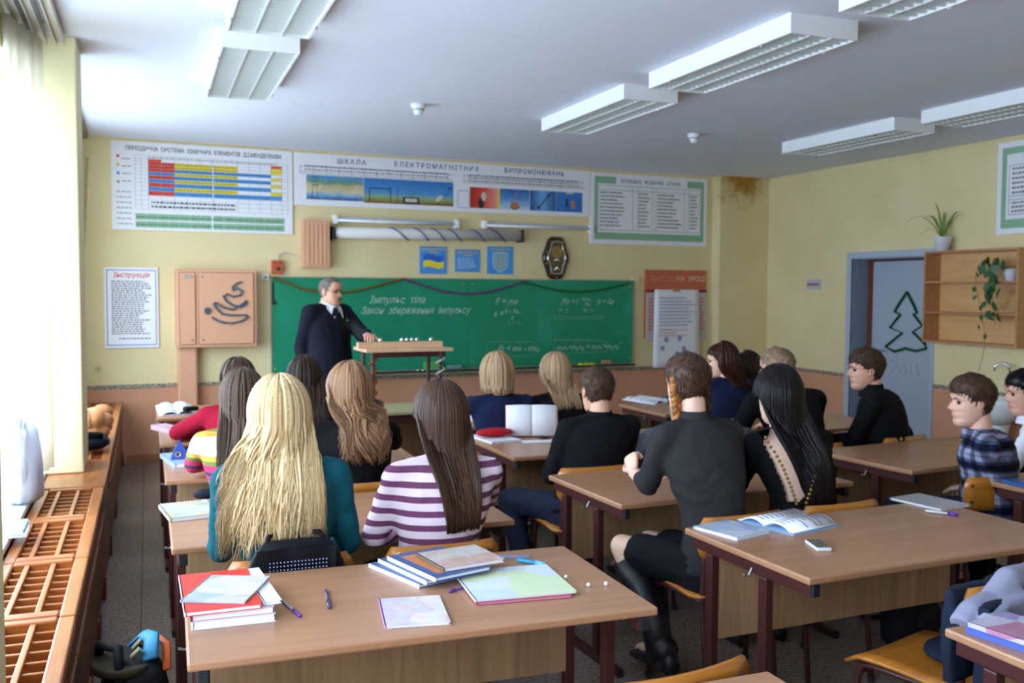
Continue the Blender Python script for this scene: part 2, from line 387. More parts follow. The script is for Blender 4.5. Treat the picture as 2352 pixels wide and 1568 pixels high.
radiator_cover(7.354, 9.45, 'farthest slatted radiator cover reaching the front wall', 14)
# curtain and its rails
m, nt, b = node_mat('sheer_curtain'); out = nt.nodes['Material Output']
tl = N(nt, 'ShaderNodeBsdfTranslucent'); tl.inputs[0].default_value = lin('FAF6EA'); df = N(nt, 'ShaderNodeBsdfDiffuse'); df.inputs[0].default_value = lin('FAF6EA')
ms = N(nt, 'ShaderNodeMixShader'); ms.inputs[0].default_value = .45; nt.links.new(tl.outputs[0], ms.inputs[1]); nt.links.new(df.outputs[0], ms.inputs[2]); nt.links.new(ms.outputs[0], out.inputs[0]); nt.nodes.remove(b)
M_sheer = m
cur = MB(); rows = []
for i in range(15):
    z = 2.93-(2.93-.66)*i/14; w = 1+.25*math.sin(i/14*PI)*0+.15*i/14
    rows.append([Vector((-.625+.0042*k*w+.03*math.sin(k*1.35+.2*math.sin(i*.4)), 5.18+.02*k+.012*math.cos(k*2.1), z)) for k in range(26)])
cur.loft(rows, caps=False, closed=False)
o = link('curtain', cur, M_sheer, smooth=True); tag(o, 'gathered sheer white curtain hanging beside the yellow window pier', 'curtain')
s = o.modifiers.new('s', 'SOLIDIFY'); s.thickness = .002
for x, l in ((-.575, 'pale curtain rail on the ceiling, closest to the window'), (-.505, 'middle curtain rail on the ceiling by the window'), (-.42, 'grey curtain rail on the ceiling, farthest from the window')):
    t = thing('curtain_rail', l, 'curtain rail', (x, 0, 2.955), 0, 'curtain rails along the window wall')
    link('track', MB().box(-.022, .022, -.9, 5.80, 0, .03).box(-.022, -.016, -.9, 5.80, -.02, 0).box(.016, .022, -.9, 5.80, -.02, 0), mat('rail_metal', 'B9B6AE', .35, .3), t)
    for k in range(6): link('bracket', MB().box(-.03, .03, -.01, .01, .03, .045), MATS['rail_metal'], t, loc=(0, .3+k*1.05, 0))
t = thing('curtain_rail', 'brownish curtain rail on the ceiling beyond the yellow pier', 'curtain rail', (-.50, 0, 2.955), 0, 'curtain rails along the window wall')
link('track', MB().box(-.03, .03, 6.3, 9.4, 0, .045), mat('rail_wood', '8A7258', .5), t)

# ================================================================ ceiling lights
M_lou = mat('louvre_enamel', 'D8DCD8', .3)
lamp_proto = None
def ceiling_lamp(x0, y0, label):
    global lamp_proto
    if lamp_proto is None:
        t = thing('ceiling_lamp', label, 'ceiling lamp', (x0, y0, 3.0), 0, 'louvred ceiling lamps')
        L, W = 1.43, .41
        h = MB().box(0, W, 0, .012, -.1, 0).box(0, W, L-.012, L, -.1, 0).box(0, .012, .012, L-.012, -.1, 0).box(W-.012, W, .012, L-.012, -.1, 0).box(.012, W-.012, .012, L-.012, -.012, -.001)
        link('housing', h, M_white, t)
        for x in (.139, .271): link('divider', MB().box(x-.004, x+.004, .012, L-.012, -.098, -.055), M_lou, t)
        for x in (.075, .205, .335): link('fluorescent_tube', MB().tube([(x, .04, -.035), (x, L-.04, -.035)], .013, 8), mat('tube_glass', 'F2F4F4', .2), t)
        sm = None
        for k in range(24):
            prof = []
            for x in (.012, .04, .075, .11, .135):
                prof.append((x, -.096+.0*x))
            s_ = link('slat', sm if sm else MB().box(.012, W-.012, -.002, .002, -.096, -.06), None if sm else M_lou, t, loc=(0, .06+(L-.12)*k/23, 0)); sm = s_.data
        for y in (.25, L-.25):
            for x in (0.006, W-.006): link('clip', MB().box(x-.004, x+.004, y-.012, y+.012, -.112, -.1), MATS['rail_metal'], t)
        lamp_proto = t; return t
    c = copy_tree(lamp_proto); c.location = (x0, y0, 3.0); c['label'] = label; return c
ceiling_lamp(.385, 5.34, 'louvred white ceiling lamp nearest the window, farther of the two')
ceiling_lamp(.385, 3.59, 'louvred white ceiling lamp nearest the window, cut off by the top of the picture')
ceiling_lamp(2.985, 5.77, 'louvred ceiling lamp above the middle desks, smallest and farthest of its row')
ceiling_lamp(2.985, 4.0, 'large louvred ceiling lamp above the middle desks, whole in view')
ceiling_lamp(2.97, 2.2, 'louvred ceiling lamp above the middle desks, cut off at the top right')
ceiling_lamp(5.52, 6.06, 'louvred ceiling lamp by the right wall, farther of the two')
ceiling_lamp(5.52, 4.35, 'louvred ceiling lamp by the right wall, cut off by the right edge')
def detector(u, v, label):
    p = at(u, v, 2.96); t = thing('smoke_detector', label, 'smoke detector', (p.x, p.y, 3.0), 0, 'smoke detectors')
    link('base', MB().lathe([(.055, 0), (.055, -.022), (.048, -.03)], 20), M_white, t, True)
    link('chamber', MB().lathe([(.04, -.03), (.038, -.05), (.034, -.056), (.03, -.075), (.012, -.08)], 20), M_white, t, True)
    link('lens_ring', MB().lathe([(.042, -.038), (.043, -.042), (.04, -.046)], 20), mat('grey_plastic', '9A9C9C', .5), t, True)
detector(961, 252, 'white smoke detector on the ceiling above the long spectrum poster')
detector(1594, 318, 'white smoke detector on the ceiling near the stained corner')

# ================================================================ front wall
M_paper = mat('poster_paper', 'EFEFF2', .55); M_ink = mat('print_black', '33333A', .7); M_inkb = mat('print_violet', '4A4686', .7); M_line = mat('print_grey', '77777F', .7)
M_red = mat('print_red', 'E0503F', .6); M_yelp = mat('print_yellow', 'EAD23C', .6); M_blue = mat('print_blue', '4E9ADA', .6); M_grn = mat('print_green', '8DB894', .6); M_inkr = mat('print_scarlet', 'D63A3A', .6)
def prect(mb, x0, x1, z0, z1, d=.0015): return mb.quad((x0, -d, z0), (x1, -d, z0), (x1, -d, z1), (x0, -d, z1))
def board(t, w, h, th=.02, m=None, name='panel', d0=.0): return link(name, MB().rbox(0, w, -th-d0, -d0, 0, h, .003), m or M_paper, t)
def hatch(t, x0, x1, z0, z1, rows, th, m, d, name='text_line', gaps=True, seed=1):
    rnd = random.Random(seed); mb = MB()
    for i in range(rows):
        z = z1-(z1-z0)*(i+.5)/rows; x = x0
        end = x0+(x1-x0)*(rnd.uniform(.6, 1) if gaps else 1)
        while x < end:
            w = rnd.uniform(.012, .04); prect(mb, x, min(x+w, end), z-th/2, z+th/2, d); x += w+.008
    o = link(name, mb, m, t); o['kind'] = 'stuff'; return o
# --- periodic table
t = on_front('periodic_table_poster', 'large periodic table poster with red yellow blue and green cells', 'poster', -.29, 2.162)
W, H, D = 1.645, .81, .022
board(t, W, H, D)
def pu(u): return (u-255)/416*W          # photo-measured layout across the sheet
def pv(v): return H-(v-0)*H
dd = D+.0012
text('ПЕРІОДИЧНА  СИСТЕМА  ХІМІЧНИХ  ЕЛЕМЕНТІВ  Д.І.МЕНДЕЛЄЄВА', .052, M_ink, t, (.83, -dd, H-.065), bold=.0008, sx=.80, name='title')
x0, x1, zt = .20, 1.60, H-.125
cols = [.255, .310, .425, .54, .65, .76, .875, .985, 1.10, 1.205, 1.31, 1.42, 1.53, 1.58]
gridx = [.20, .255, .315, .43, .545, .66, .775, .885, .90, 1.01, 1.12, 1.225, 1.33, 1.435, 1.54, 1.60]
rowh = [.026, .030, .030, .031, .031, .034, .034, .038, .038, .042, .042]
rz = [zt-.03]
for h in rowh: rz.append(rz[-1]-h*1.0)
cells = {'r': MB(), 'y': MB(), 'b': MB(), 'g': MB()}
main = [(.315, .43), (.43, .545), (.545, .66), (.66, .775), (.775, .885), (.90, 1.01), (1.01, 1.12), (1.12, 1.225), (1.225, 1.33), (1.33, 1.435), (1.435, 1.54)]
plan = ['r.........r', 'rryyyyy...y', 'rryyyyy...y', 'rrbbbbbbbb.', 'bbyyyyy...y', 'rrbbbbbbbb.', 'bbyyyyy...y', 'rrbbbbbbbb.', 'bbyyyyy...y', 'rrbbbbbbbbb']
for i, rw in enumerate(plan):
    for (a, b), ch in zip(main, rw):
        if ch != '.': prect(cells[ch], a+.0015, b-.0015, rz[i+1]+.001, rz[i]-.001, dd)
for zz in (.075, .005):
    for k in range(14):
        a = .20+k*.0965+(.015 if k > 6 else 0); prect(cells['g'], a, a+.0945, zz+.02, zz+.078, dd)
for k, ch in enumerate('rybg'): prect(cells[ch], .045, .07, H-.155-.078*k, H-.128-.078*k, dd)
for ch, nm, m in (('r', 'red_cells', M_red), ('y', 'yellow_cells', M_yelp), ('b', 'blue_cells', M_blue), ('g', 'green_cells', M_grn)): link(nm, cells[ch], m, t)['kind'] = 'stuff'
gl = MB()
for x in gridx: prect(gl, x-.001, x+.001, rz[-1]-.085, zt, dd+.0004)
for z in rz+[zt, rz[-1]-.042, rz[-1]-.085]: prect(gl, .20, 1.60, z-.0008, z+.0008, dd+.0003)
link('grid_lines', gl, M_line, t)
for i, rw in enumerate(plan):
    hatch(t, .32, 1.43 if i in (3, 5, 7, 9) else 1.11, rz[i+1], rz[i], 1, .006, M_ink, dd+.0008, 'element_symbol', False, i) if i else None
hatch(t, .34, 1.10, rz[-1]-.08, rz[-1], 2, .016, M_ink, dd+.0006, 'formula_line', False, 31)
hatch(t, .09, .17, H-.40, H-.13, 4, .008, M_line, dd, 'legend_line', False, 5); hatch(t, .04, .17, .03, .37, 7, .008, M_line, dd, 'legend_line', False, 6)
hatch(t, .32, 1.5, zt-.026, zt-.004, 1, .008, M_line, dd, 'group_number', False, 8)
for zz in (.032, .102): hatch(t, .21, 1.53, zz+.008, zz+.03, 1, .008, M_ink, dd+.0006, 'element_symbol', False, 12)
# --- spectrum banner
t = on_front('spectrum_poster', 'long poster of the electromagnetic spectrum with coloured picture strips', 'poster', 1.372, 2.455)
W, H, D = 3.34, .515, .02; board(t, W, H, D); dd = D+.0012
link('title_stain', MB(), None, t) if False else None
text('ШКАЛА', .068, M_inkb, t, (.58, -dd, H-.066), bold=.001, spacing=1.35, name='title'); text('ЕЛЕКТРОМАГНІТНИХ', .068, M_inkb, t, (1.50, -dd, H-.060), bold=.001, spacing=1.42, name='title'); text('ВИПРОМІНЮВАНЬ', .068, M_inkb, t, (2.64, -dd, H-.055), bold=.001, spacing=1.25, name='title')
ax = MB()
for a, b in ((.06, 1.67), (1.80, 3.27)):
    for z in (H-.135, H-.185, H-.205): prect(ax, a, b, z-.002, z+.002, dd)
    k = a
    while k < b: prect(ax, k-.002, k+.002, H-.205, H-.12, dd); k += .13
link('scale_axis', ax, M_line, t)
hatch(t, .1, 1.62, H-.18, H-.11, 2, .012, M_line, dd+.0004, 'scale_number', False, 21); hatch(t, 1.85, 3.2, H-.20, H-.11, 3, .012, M_line, dd+.0004, 'scale_number', False, 22)
def grad(name, stops, horizontal=False, noise_amt=0):
    m, nt, b = node_mat(name); tc = N(nt, 'ShaderNodeTexCoord'); sp = N(nt, 'ShaderNodeSeparateXYZ'); nt.links.new(tc.outputs['Generated'], sp.inputs[0])
    src = sp.outputs[0 if horizontal else 2]
    if noise_amt:
        nz = N(nt, 'ShaderNodeTexNoise'); nz.inputs['Scale'].default_value = 5; nt.links.new(tc.outputs['Generated'], nz.inputs['Vector'])
        a = N(nt, 'ShaderNodeMath', operation='MULTIPLY_ADD'); a.inputs[1].default_value = noise_amt; nt.links.new(nz.outputs[0], a.inputs[0]); nt.links.new(src, a.inputs[2])
        s2 = N(nt, 'ShaderNodeMath', operation='SUBTRACT'); s2.inputs[1].default_value = noise_amt/2; nt.links.new(a.outputs[0], s2.inputs[0]); src = s2.outputs[0]
    r = ramp(nt, src, stops); nt.links.new(r.outputs[0], b.inputs['Base Color']); b.inputs['Roughness'].default_value = .6; return m
ZA, ZB2 = .075, .29
def pic(x0, x1, z0, z1, m, name='picture'): return link(name, prect(MB(), 0, x1-x0, 0, z1-z0, 0), m, t, loc=(x0, -dd-.0004, z0))
pic(.12, .70, .06, .30, grad('dam_picture', [(0, '2E4A8A'), (.2, '7FB0D8'), (.35, 'D9CFA6'), (.62, 'C9B98A'), (.72, '6FA07A'), (1, '4E8FD0')], noise_amt=.25))
pic(.705, 1.68, .05, .30, grad('antenna_picture', [(0, '7A3A1E'), (.12, '8C8A3A'), (.28, '8FB08A'), (.45, '4F93CE'), (1, '2F74BE')], noise_amt=.06))
pic(1.87, 2.19, .045, .265, grad('infrared_picture', [(0, 'B02418'), (.5, 'E24A30'), (1, 'F0A090')], True, .15)); pic(2.19, 2.22, .045, .265, M_yelp)
pic(2.22, 2.58, .045, .265, grad('sky_picture', [(0, 'C9DCEC'), (.5, '5E9AD2'), (1, '2E64B0')], noise_amt=.5)); pic(2.585, 2.90, .045, .265, grad('xray_picture', [(0, '1E4A94'), (.5, '6FB0E4'), (1, '1E4A94')], True, .4)); pic(2.905, 3.24, .045, .265, grad('isotope_picture', [(0, '2F70C0'), (1, '3B7CCB')]))
pt = MB()      # printed details of the pictures
M_pic = mat('print_dark', '26303E', .7)
for x in (.17, .235): pt.add([(x+(.03 if x < .2 else -.03), -dd-.001, .285), (x-.004, -dd-.001, .065), (x+.004, -dd-.001, .065)], [(0, 1, 2)])
for z in (.24, .27, .2): prect(pt, .165, .245, z, z+.006, dd+.001)
for k in range(9): a = .36+k*.035; pt.quad((a-.11, -dd-.001, .13), (a-.106, -dd-.001, .13), (a+.004, -dd-.001, .26), (a, -dd-.001, .26))
for a, b, c, d in ((.76, .77, .07, .2), (.98, .99, .07, .22), (.76, .99, .195, .205), (1.06, 1.065, .06, .22)): prect(pt, a, b, c, d, dd+.001)
prect(pt, 1.12, 1.30, .06, .125, dd+.001)
for s_ in (-1, 1): pt.quad((1.21, -dd-.001, .125), (1.215, -dd-.001, .125), (1.215+s_*.05, -dd-.001, .19), (1.21+s_*.05, -dd-.001, .19))
for a in range(8): pt.quad((1.50, -dd-.001, .06), (1.507, -dd-.001, .06), (1.515, -dd-.001, .10), (1.508, -dd-.001, .10))
pt.quad((1.58, -dd-.001, .14), (1.584, -dd-.001, .138), (1.634, -dd-.001, .23), (1.63, -dd-.001, .232)); prect(pt, 1.62, 1.66, .23, .245, dd+.001)
pt.quad((2.68, -dd-.001, .075), (2.69, -dd-.001, .065), (2.83, -dd-.001, .22), (2.82, -dd-.001, .23))
for c in ((2.69, .08), (2.82, .22)): pt.add([(c[0]+.018*math.cos(k*PI/5), -dd-.0012, c[1]+.018*math.sin(k*PI/5)) for k in range(10)], [tuple(range(10))])
prect(pt, 3.03, 3.055, .1, .19, dd+.001); prect(pt, 3.06, 3.063, .05, .26, dd+.001)
pt.add([(2.0+.035*math.cos(k*PI/6), -dd-.001, .1+.06*math.sin(k*PI/6)) for k in range(12)], [tuple(range(12))])
pt.add([(2.40+.055*math.cos(k*PI/6), -dd-.001, .075+.03*math.sin(k*PI/6)) for k in range(12)], [tuple(range(12))])
link('picture_lines', pt, M_pic, t)['kind'] = 'stuff'
pl = MB(); prect(pl, 1.145, 1.275, .075, .112, dd+.0016); pl.add([(1.52+.04*math.cos(k*PI/6), -dd-.0016, .125+.03*math.sin(k*PI/6)+.02*math.cos(k*PI/6)) for k in range(12)], [tuple(range(12))])
pl.add([(2.03+.03*math.cos(k*PI/6), -dd-.0016, .17+.05*math.sin(k*PI/6)) for k in range(12)], [tuple(range(12))]); prect(pl, 3.03, 3.12, .245, .262, dd+.0016)
link('picture_lights', pl, mat('print_pale', 'D8CDBB', .6), t)['kind'] = 'stuff'
pr = MB(); prect(pr, 2.36, 2.44, .06, .13, dd+.0016); pr.add([(2.40+.02*math.cos(k*PI/5), -dd-.0016, .2+.015*math.sin(k*PI/5)) for k in range(10)], [tuple(range(10))]); prect(pr, 3.10, 3.14, .085, .17, dd+.0016)
link('picture_reds', pr, mat('print_orange', 'D07A4E', .6), t)['kind'] = 'stuff'
fr = MB()
for a, b, c, d in ((1.73, 1.86, .04, .044), (1.73, 1.86, .22, .224), (1.73, 1.734, .04, .22), (1.856, 1.86, .04, .22)): prect(fr, a, b, c, d, dd)
link('empty_box', fr, M_inkb, t)
# --- constants poster (front) and its twin on the right wall
def constants(t, W, H, title):
    D = .02; board(t, W, H, D); dd = D+.001
    g = MB(); prect(g, .05, .09, .05, H-.04, dd); prect(g, W-.09, W-.05, .05, H-.04, dd); prect(g, .09, W-.09, .05, .13, dd); prect(g, .09, .33, H-.12, H-.04, dd); prect(g, W-.29, W-.09, H-.12, H-.04, dd)
    link('green_border', g, M_grn, t)
    text(title, .052, M_inkb, t, (W/2, -dd-.0004, H-.085), bold=.001, spacing=1.2, name='title')
    l = MB()
    for x in (.10, .56, .63, .83, .88, 1.28, 1.34, W-.10): prect(l, x-.002, x+.002, .16, H-.14, dd)
    for z in (.16, H-.14, H-.19): prect(l, .10, W-.10, z-.002, z+.002, dd)
    link('table_lines', l, M_line, t)
    for a, b in ((.12, .5), (.64, .80), (.90, 1.24), (1.36, W-.13)): hatch(t, a, b, .19, H-.2, 10, .016, M_line, dd+.0004, 'text_line', True, int(a*100))
t = on_front('constants_poster', 'white and green table of physical constants above the lesson stand', 'poster', 4.722, 2.158); constants(t, 1.607, .805, 'ОСНОВНІ  ФІЗИЧНІ  СТАЛІ')
t = on_right('units_poster', 'green bordered table poster on the right wall cut by the picture edge', 'poster', 6.53, 2.14)
board(t, 1.2, .81, .02); g = MB(); prect(g, .05, .10, .05, .76, .021); prect(g, .10, 1.1, .05, .13, .021); prect(g, .10, .28, .70, .76, .021); prect(g, 1.1, 1.15, .05, .76, .021); link('green_border', g, M_grn, t)
l = MB()
for z in (.17, .30, .33, .60): prect(l, .13, 1.07, z-.002, z+.002, .021)
for x in (.13, 1.07): prect(l, x-.002, x+.002, .17, .60, .021)
link('table_lines', l, M_inkb, t); hatch(t, .16, 1.04, .34, .59, 6, .018, M_line, .0215, 'text_line', True, 3); hatch(t, .16, 1.04, .18, .29, 3, .018, M_line, .0215, 'text_line', True, 4); hatch(t, .3, .9, .62, .68, 1, .02, M_inkb, .0215, 'text_line', False, 5)
# --- instruction sheet
t = on_front('instruction_sheet', 'white instruction sheet with red heading and blue border at the far left', 'notice', -.367, 1.075)
W, H, D = .465, .742, .02; board(t, W, H, D); dd = D+.001
bl = MB()
for a, b, c, d in ((.018, W-.018, .022, .030), (.018, W-.018, H-.03, H-.022), (.018, .026, .022, H-.022), (W-.026, W-.018, .022, H-.022)): prect(bl, a, b, c, d, dd)
link('blue_border', bl, mat('print_line_blue', '5A86C8', .6), t)
text('Інструкція', .062, M_inkr, t, (W/2, -dd, H-.072), shear=.25, bold=.001, name='title')
hatch(t, .06, W-.05, .12, H-.12, 24, .011, M_line, dd, 'text_line', True, 17); hatch(t, .12, W-.07, .07, .1, 1, .012, M_line, dd, 'text_line', False, 18)
# --- switch cabinet with tinsel fir, duct below
M_peach = mat('peach_paint', 'E0A884', .45)
t = on_front('switch_cabinet', 'peach painted wall cabinet with two doors and a wavy tinsel fir', 'cabinet', .243, 1.073)
W, H = .732, .73
link('carcass', MB().rbox(0, W, -.16, 0, 0, H, .006), M_peach, t)
for a, b, nm in ((.03, .165, 'narrow_door'), (.20, W-.035, 'wide_door')):
    dr = link(nm, MB().rbox(a, b, -.176, -.161, .03, H-.03, .003), M_peach, t)
    link('gap_line', MB().box(a-.005, b+.005, -.1612, -.159, .025, H-.025), mat('dark_gap', '6A4030', .8), t)
    for z in (.07, H-.07): link('lock', MB().lathe([(.009, 0), (.009, .006), (.004, .007)], 12, Matrix.Translation(((b-.03 if a < .1 else a+.03), -.176, z)) @ Matrix.Rotation(PI/2, 4, 'X')), mat('dull_metal', '8A8A86', .4, .6), dr)
link('sticker', MB().box(.07, .115, -.1775, -.176, H-.085, H-.05), mat('grey_sticker', 'A8A49C', .7), t)
t = on_front('cable_duct', 'peach boxed cable duct running down from the wall cabinet', 'cable duct', .256, 0.0)
link('casing', MB().rbox(0, .172, -.10, 0, .0, 1.073, .005), M_peach, t); link('cover_strip', MB().rbox(.012, .160, -.106, -.1, .01, 1.06, .003), M_peach, t)
def cab_px(u, v): return Vector(((u-399)/183*.732, -.19, (795-v)/175*.73))
uv = [(545, 648), (535, 650), (524, 660), (525, 667), (535, 662), (546, 668), (543, 677), (527, 681), (512, 675), (503, 680), (510, 691), (525, 701), (545, 704), (557, 696), (556, 690), (545, 699), (525, 710), (505, 706), (485, 694), (480, 697), (487, 707), (500, 720), (520, 723), (555, 723), (560, 727), (545, 736), (525, 741), (505, 740), (490, 735), (476, 727)]
P = [cab_px(u, v) for u, v in uv]; c = P[0].copy()
base = FW(.243, 1.073); R = Matrix.Rotation(AW, 4, 'Z')
mb = tinsel(MB(), [p-c for p in P], .010, 16, .014)
for k in range(26): a = k*.5; mb.ball((cab_px(466, 713)-c)+Vector((.018*math.cos(a)*(1-k/40), -.004, .026*math.sin(a)*(1-k/40))), .013, 6, 4)
o = link('tinsel_garland', mb, mat('steel_blue_tinsel', '5C7484', .3, .5, bump=.6, bscale=90, var=.5, vscale=50), loc=base+R @ c, rz=AW); tag(o, 'blue grey tinsel looped into a fir shape on the wall cabinet', 'decoration')
# --- small boxes
t = on_front('loudspeaker_box', 'ribbed peach radio box left of the rolled screen', 'speaker box', 1.433, 1.838)
link('case', MB().rbox(0, .27, -.11, 0, 0, .465, .006), M_peach, t)
for k in range(5): link('rib', MB().rbox(.045+k*.042, .066+k*.042, -.116, -.1095, .03, .435, .003), M_peach, t)
t = on_front('alarm_box', 'small orange red box with a green knob above the board corner', 'switch box', 1.142, 1.772)
link('case', MB().rbox(0, .11, -.05, 0, 0, .132, .004), mat('orange_red_plastic', 'C85A3C', .5), t)
link('knob', MB().lathe([(.018, 0), (.018, .012), (.01, .02)], 14, Matrix.Translation((.055, -.05, .05)) @ Matrix.Rotation(PI/2, 4, 'X')), mat('green_knob', '0E5A44', .4), t, True)
for x in (.03, .08): link('screw', MB().lathe([(.008, 0), (.008, .006), (.002, .007)], 10, Matrix.Translation((x, -.05, .108)) @ Matrix.Rotation(PI/2, 4, 'X')), mat('dark_screw', '3A2A26', .6), t)
o = link('wall_cable', MB().tube([FW(1.20, 1.905, .03), FW(1.22, 1.96, .02), FW(1.28, 1.985, .015), FW(1.36, 1.955, .015), FW(1.432, 1.935, .03)], .006, 6), mat('cable_grey', 'C9C8BC', .6)); tag(o, 'thin pale cable between the orange box and the ribbed radio box', 'cable')
t = on_front('wall_socket', 'small white junction box at the left top corner of the board', 'socket', 1.05, 1.712); link('plate', MB().rbox(0, .068, -.03, 0, 0, .055, .004), M_white, t); link('button', MB().lathe([(.014, 0), (.014, .006), (.01, .008)], 14, Matrix.Translation((.034, -.03, .028)) @ Matrix.Rotation(PI/2, 4, 'X')), mat('grey_plastic'), t)
t = on_front('wall_socket', 'small cream junction box at the right top corner of the board', 'socket', 5.283, 1.722); link('plate', MB().rbox(0, .085, -.03, 0, 0, .055, .004), mat('cream_plastic', 'E6DDB4', .5), t); link('screw', MB().box(.038, .046, -.032, -.03, .024, .03), MATS['dark_screw'], t)
t = on_front('box_cover', 'round painted junction cover low on the front wall beside the pier', 'socket', -.43, .887); link('disc', MB().lathe([(.036, 0), (.036, .006), (.03, .009)], 24, Matrix.Rotation(PI/2, 4, 'X')), mat('painted_cover', 'D8CC98', .6), t)
link('cross_slot', MB().box(-.022, .022, -.0105, -.009, -.003, .003).box(-.003, .003, -.0105, -.009, -.022, .022), M_line, t)
o = link('cable_trunking', MB().tube([FW(-.49, 2.80, .012), FW(-.52, 2.2, .012), FW(-.55, 1.75, .012)], .011, 6), mat('trunking', 'BFAE7C', .5)); tag(o, 'thin painted conduit hanging at the left end of the front wall', 'conduit')
# --- strip lights over the board
def strip_lamp(x, z, L, label):
    t = on_front('board_lamp', label, 'lamp', x, z, 'strip lamps above the board'); M = mat('fixture_grey', 'C9CAD2', .4)
    link('housing', MB().rbox(0, L, -.05, 0, .02, .07, .006), M, t)
    for x_ in (0, L-.03): link('end_cap', MB().rbox(x_-.008, x_+.038, -.085, 0, -.004, .084, .006), M_white, t)
    link('fluorescent_tube', MB().tube([(.035, -.07, .034), (L-.035, -.07, .034)], .014, 10), mat('tube_glass'), t, True)
    link('reflector', MB().box(.04, L-.04, -.066, -.051, .055, .066), M, t)
strip_lamp(1.757, 2.280, 1.334, 'white strip lamp above the rolled screen, left of the pair'); strip_lamp(3.385, 2.281, 1.338, 'white strip lamp under the constants poster, right of the pair')
# --- rolled screen
t = on_front('rolled_screen', 'rolled projection screen tied with blue ribbon above the board', 'screen', 1.727, 2.135)
M_roll = mat('screen_cloth', 'DCD8D2', .7, bump=.15, bscale=6)
link('roll', MB().tube([(.02, -.075, .055), (2.08, -.075, .078)], .056, 20), M_roll, t, True)
for x, z in ((.012, .055), (2.09, .078)): link('end_bracket', MB().rbox(x-.012, x+.012, -.14, 0, z-.07, z+.06, .004), mat('black_plastic', '1E1C1C', .5), t)
rm = mat('blue_ribbon', '20298C', .5)
for k, x in enumerate((.60, .86, 1.05, 1.23, 1.50, 1.74)):
    pts = []
    for j in range(11):
        a = PI*j/10; z0 = .0555+.011*x; pts.append((x+.17*j/10*(1 if k else 1.2), -.075-.0585*math.sin(a), z0+.0585*math.cos(a)))
    link('ribbon', MB().tube(pts, .017, 6, flat=.3), rm, t)
# --- the three blue cards
def card(x, z, w, h, l, lines):
    t = on_front('state_symbol_card', l, 'card', x, z); link('sheet', MB().rbox(0, w, -.008, 0, 0, h, .003), mat('card_blue', '4C97DE', .5, var=.15, vscale=5), t)
    for i, s_ in enumerate(lines): text(s_, .03, mat('card_gold', 'D9C25A', .6), t, (w/2, -.0095, h-.03-.03*i), name='lettering', bold=.0006)
    return t
t = card(2.68, 1.79, .306, .29, 'blue card showing a waving blue and yellow flag', ['Державний Прапор', 'України'])
fl1, fl2 = MB(), MB(); rw1, rw2 = [[], []], [[], []]
for k in range(17):
    x = .04+.226*k/16; zz = .012*math.sin(k/16*2*PI); dd = .011+.002*math.sin(k/16*2*PI)
    for lst, a, b in ((rw1, .135, .20), (rw2, .065, .135)): lst[0].append(Vector((x, -dd, a+zz))); lst[1].append(Vector((x, -dd, b+zz)))
link('blue_band', fl1.loft(rw1, False, False), mat('flag_blue', '2466C8', .5), t); link('yellow_band', fl2.loft(rw2, False, False), mat('flag_yellow', 'F2DA3A', .5), t)
t = card(3.077, 1.816, .29, .24, 'blue card with the lines of an anthem, middle of the three', ['Державний Гімн', 'України']); hatch(t, .03, .26, .03, .155, 7, .008, mat('card_pale', 'B9D3EC', .6), .0095, 'text_line', True, 9)
t = card(3.45, 1.798, .312, .30, 'blue card with a golden trident emblem on a shield', ['Державний Герб', 'України'])
def ribbonpoly(mb, pts, w, d):
    P = [Vector((x, 0, z)) for x, z in pts]
    for a, b in zip(P[:-1], P[1:]):
        e = (b-a).normalized(); n_ = Vector((-e.z, 0, e.x))*w/2; a2 = a-e*w*.3; b2 = b+e*w*.3
        mb.quad(*[Vector((q.x, -d, q.z)) for q in (a2-n_, b2-n_, b2+n_, a2+n_)])
    return mb
sh = [(.07, .225), (.242, .225), (.242, .10), (.225, .06), (.156, .02), (.087, .06), (.07, .10)]
link('shield', MB().add([(x, -.0095, z) for x, z in sh], [tuple(range(7))]), mat('shield_blue', '6FB4E6', .5), t)
link('shield_rim', ribbonpoly(MB(), sh+[sh[0]], .008, .0105), mat('rim_pale', 'D5DCD0', .5), t)
tr = MB(); ribbonpoly(tr, [(.105, .205), (.105, .10), (.125, .085), (.187, .085), (.207, .10), (.207, .205)], .011, .0112); ribbonpoly(tr, [(.156, .21), (.156, .05)], .013, .0114)
ribbonpoly(tr, [(.105, .12), (.135, .135), (.15, .18)], .007, .0116); ribbonpoly(tr, [(.207, .12), (.177, .135), (.162, .18)], .007, .0118); ribbonpoly(tr, [(.13, .085), (.156, .055), (.182, .085)], .008, .0122)
link('trident', tr, mat('card_gold_dark', 'CFC25A', .5), t)
# --- clock
t = on_front('wall_clock', 'ornate dark oval wall clock with shiny rim above the board', 'clock', 4.28, 1.985)
def oval(a, b, wob, n=40): return [((a+wob*math.cos(6*2*PI*k/n))*math.cos(2*PI*k/n), (b+wob*math.cos(6*2*PI*k/n))*math.sin(2*PI*k/n)) for k in range(n)]
RX = Matrix.Rotation(PI/2, 4, 'X')
def ovl(rs): return [[RX @ Vector((x, y, z)) for x, y in oval(a, b, w)] for a, b, w, z in rs]
link('case', MB().loft(ovl([(.155, .245, .009, 0), (.155, .245, .009, .03), (.145, .235, .009, .045), (.115, .205, .009, .05), (.105, .195, .009, .035)])), mat('dark_lacquer', '2A1712', .2, coat=.5), t, True)
link('inner_rim', MB().loft(ovl([(.112, .20, .009, .047), (.108, .195, .009, .056), (.094, .18, .009, .058), (.09, .175, .009, .045)]), caps=False), mat('silver_rim', 'B4B8B2', .2, .9), t, True)
link('dial', MB().loft(ovl([(.09, .175, .006, .036), (.09, .175, .006, .040)])), mat('amber_dial', '6A5A34', .35, .3, var=.5, vscale=20), t)
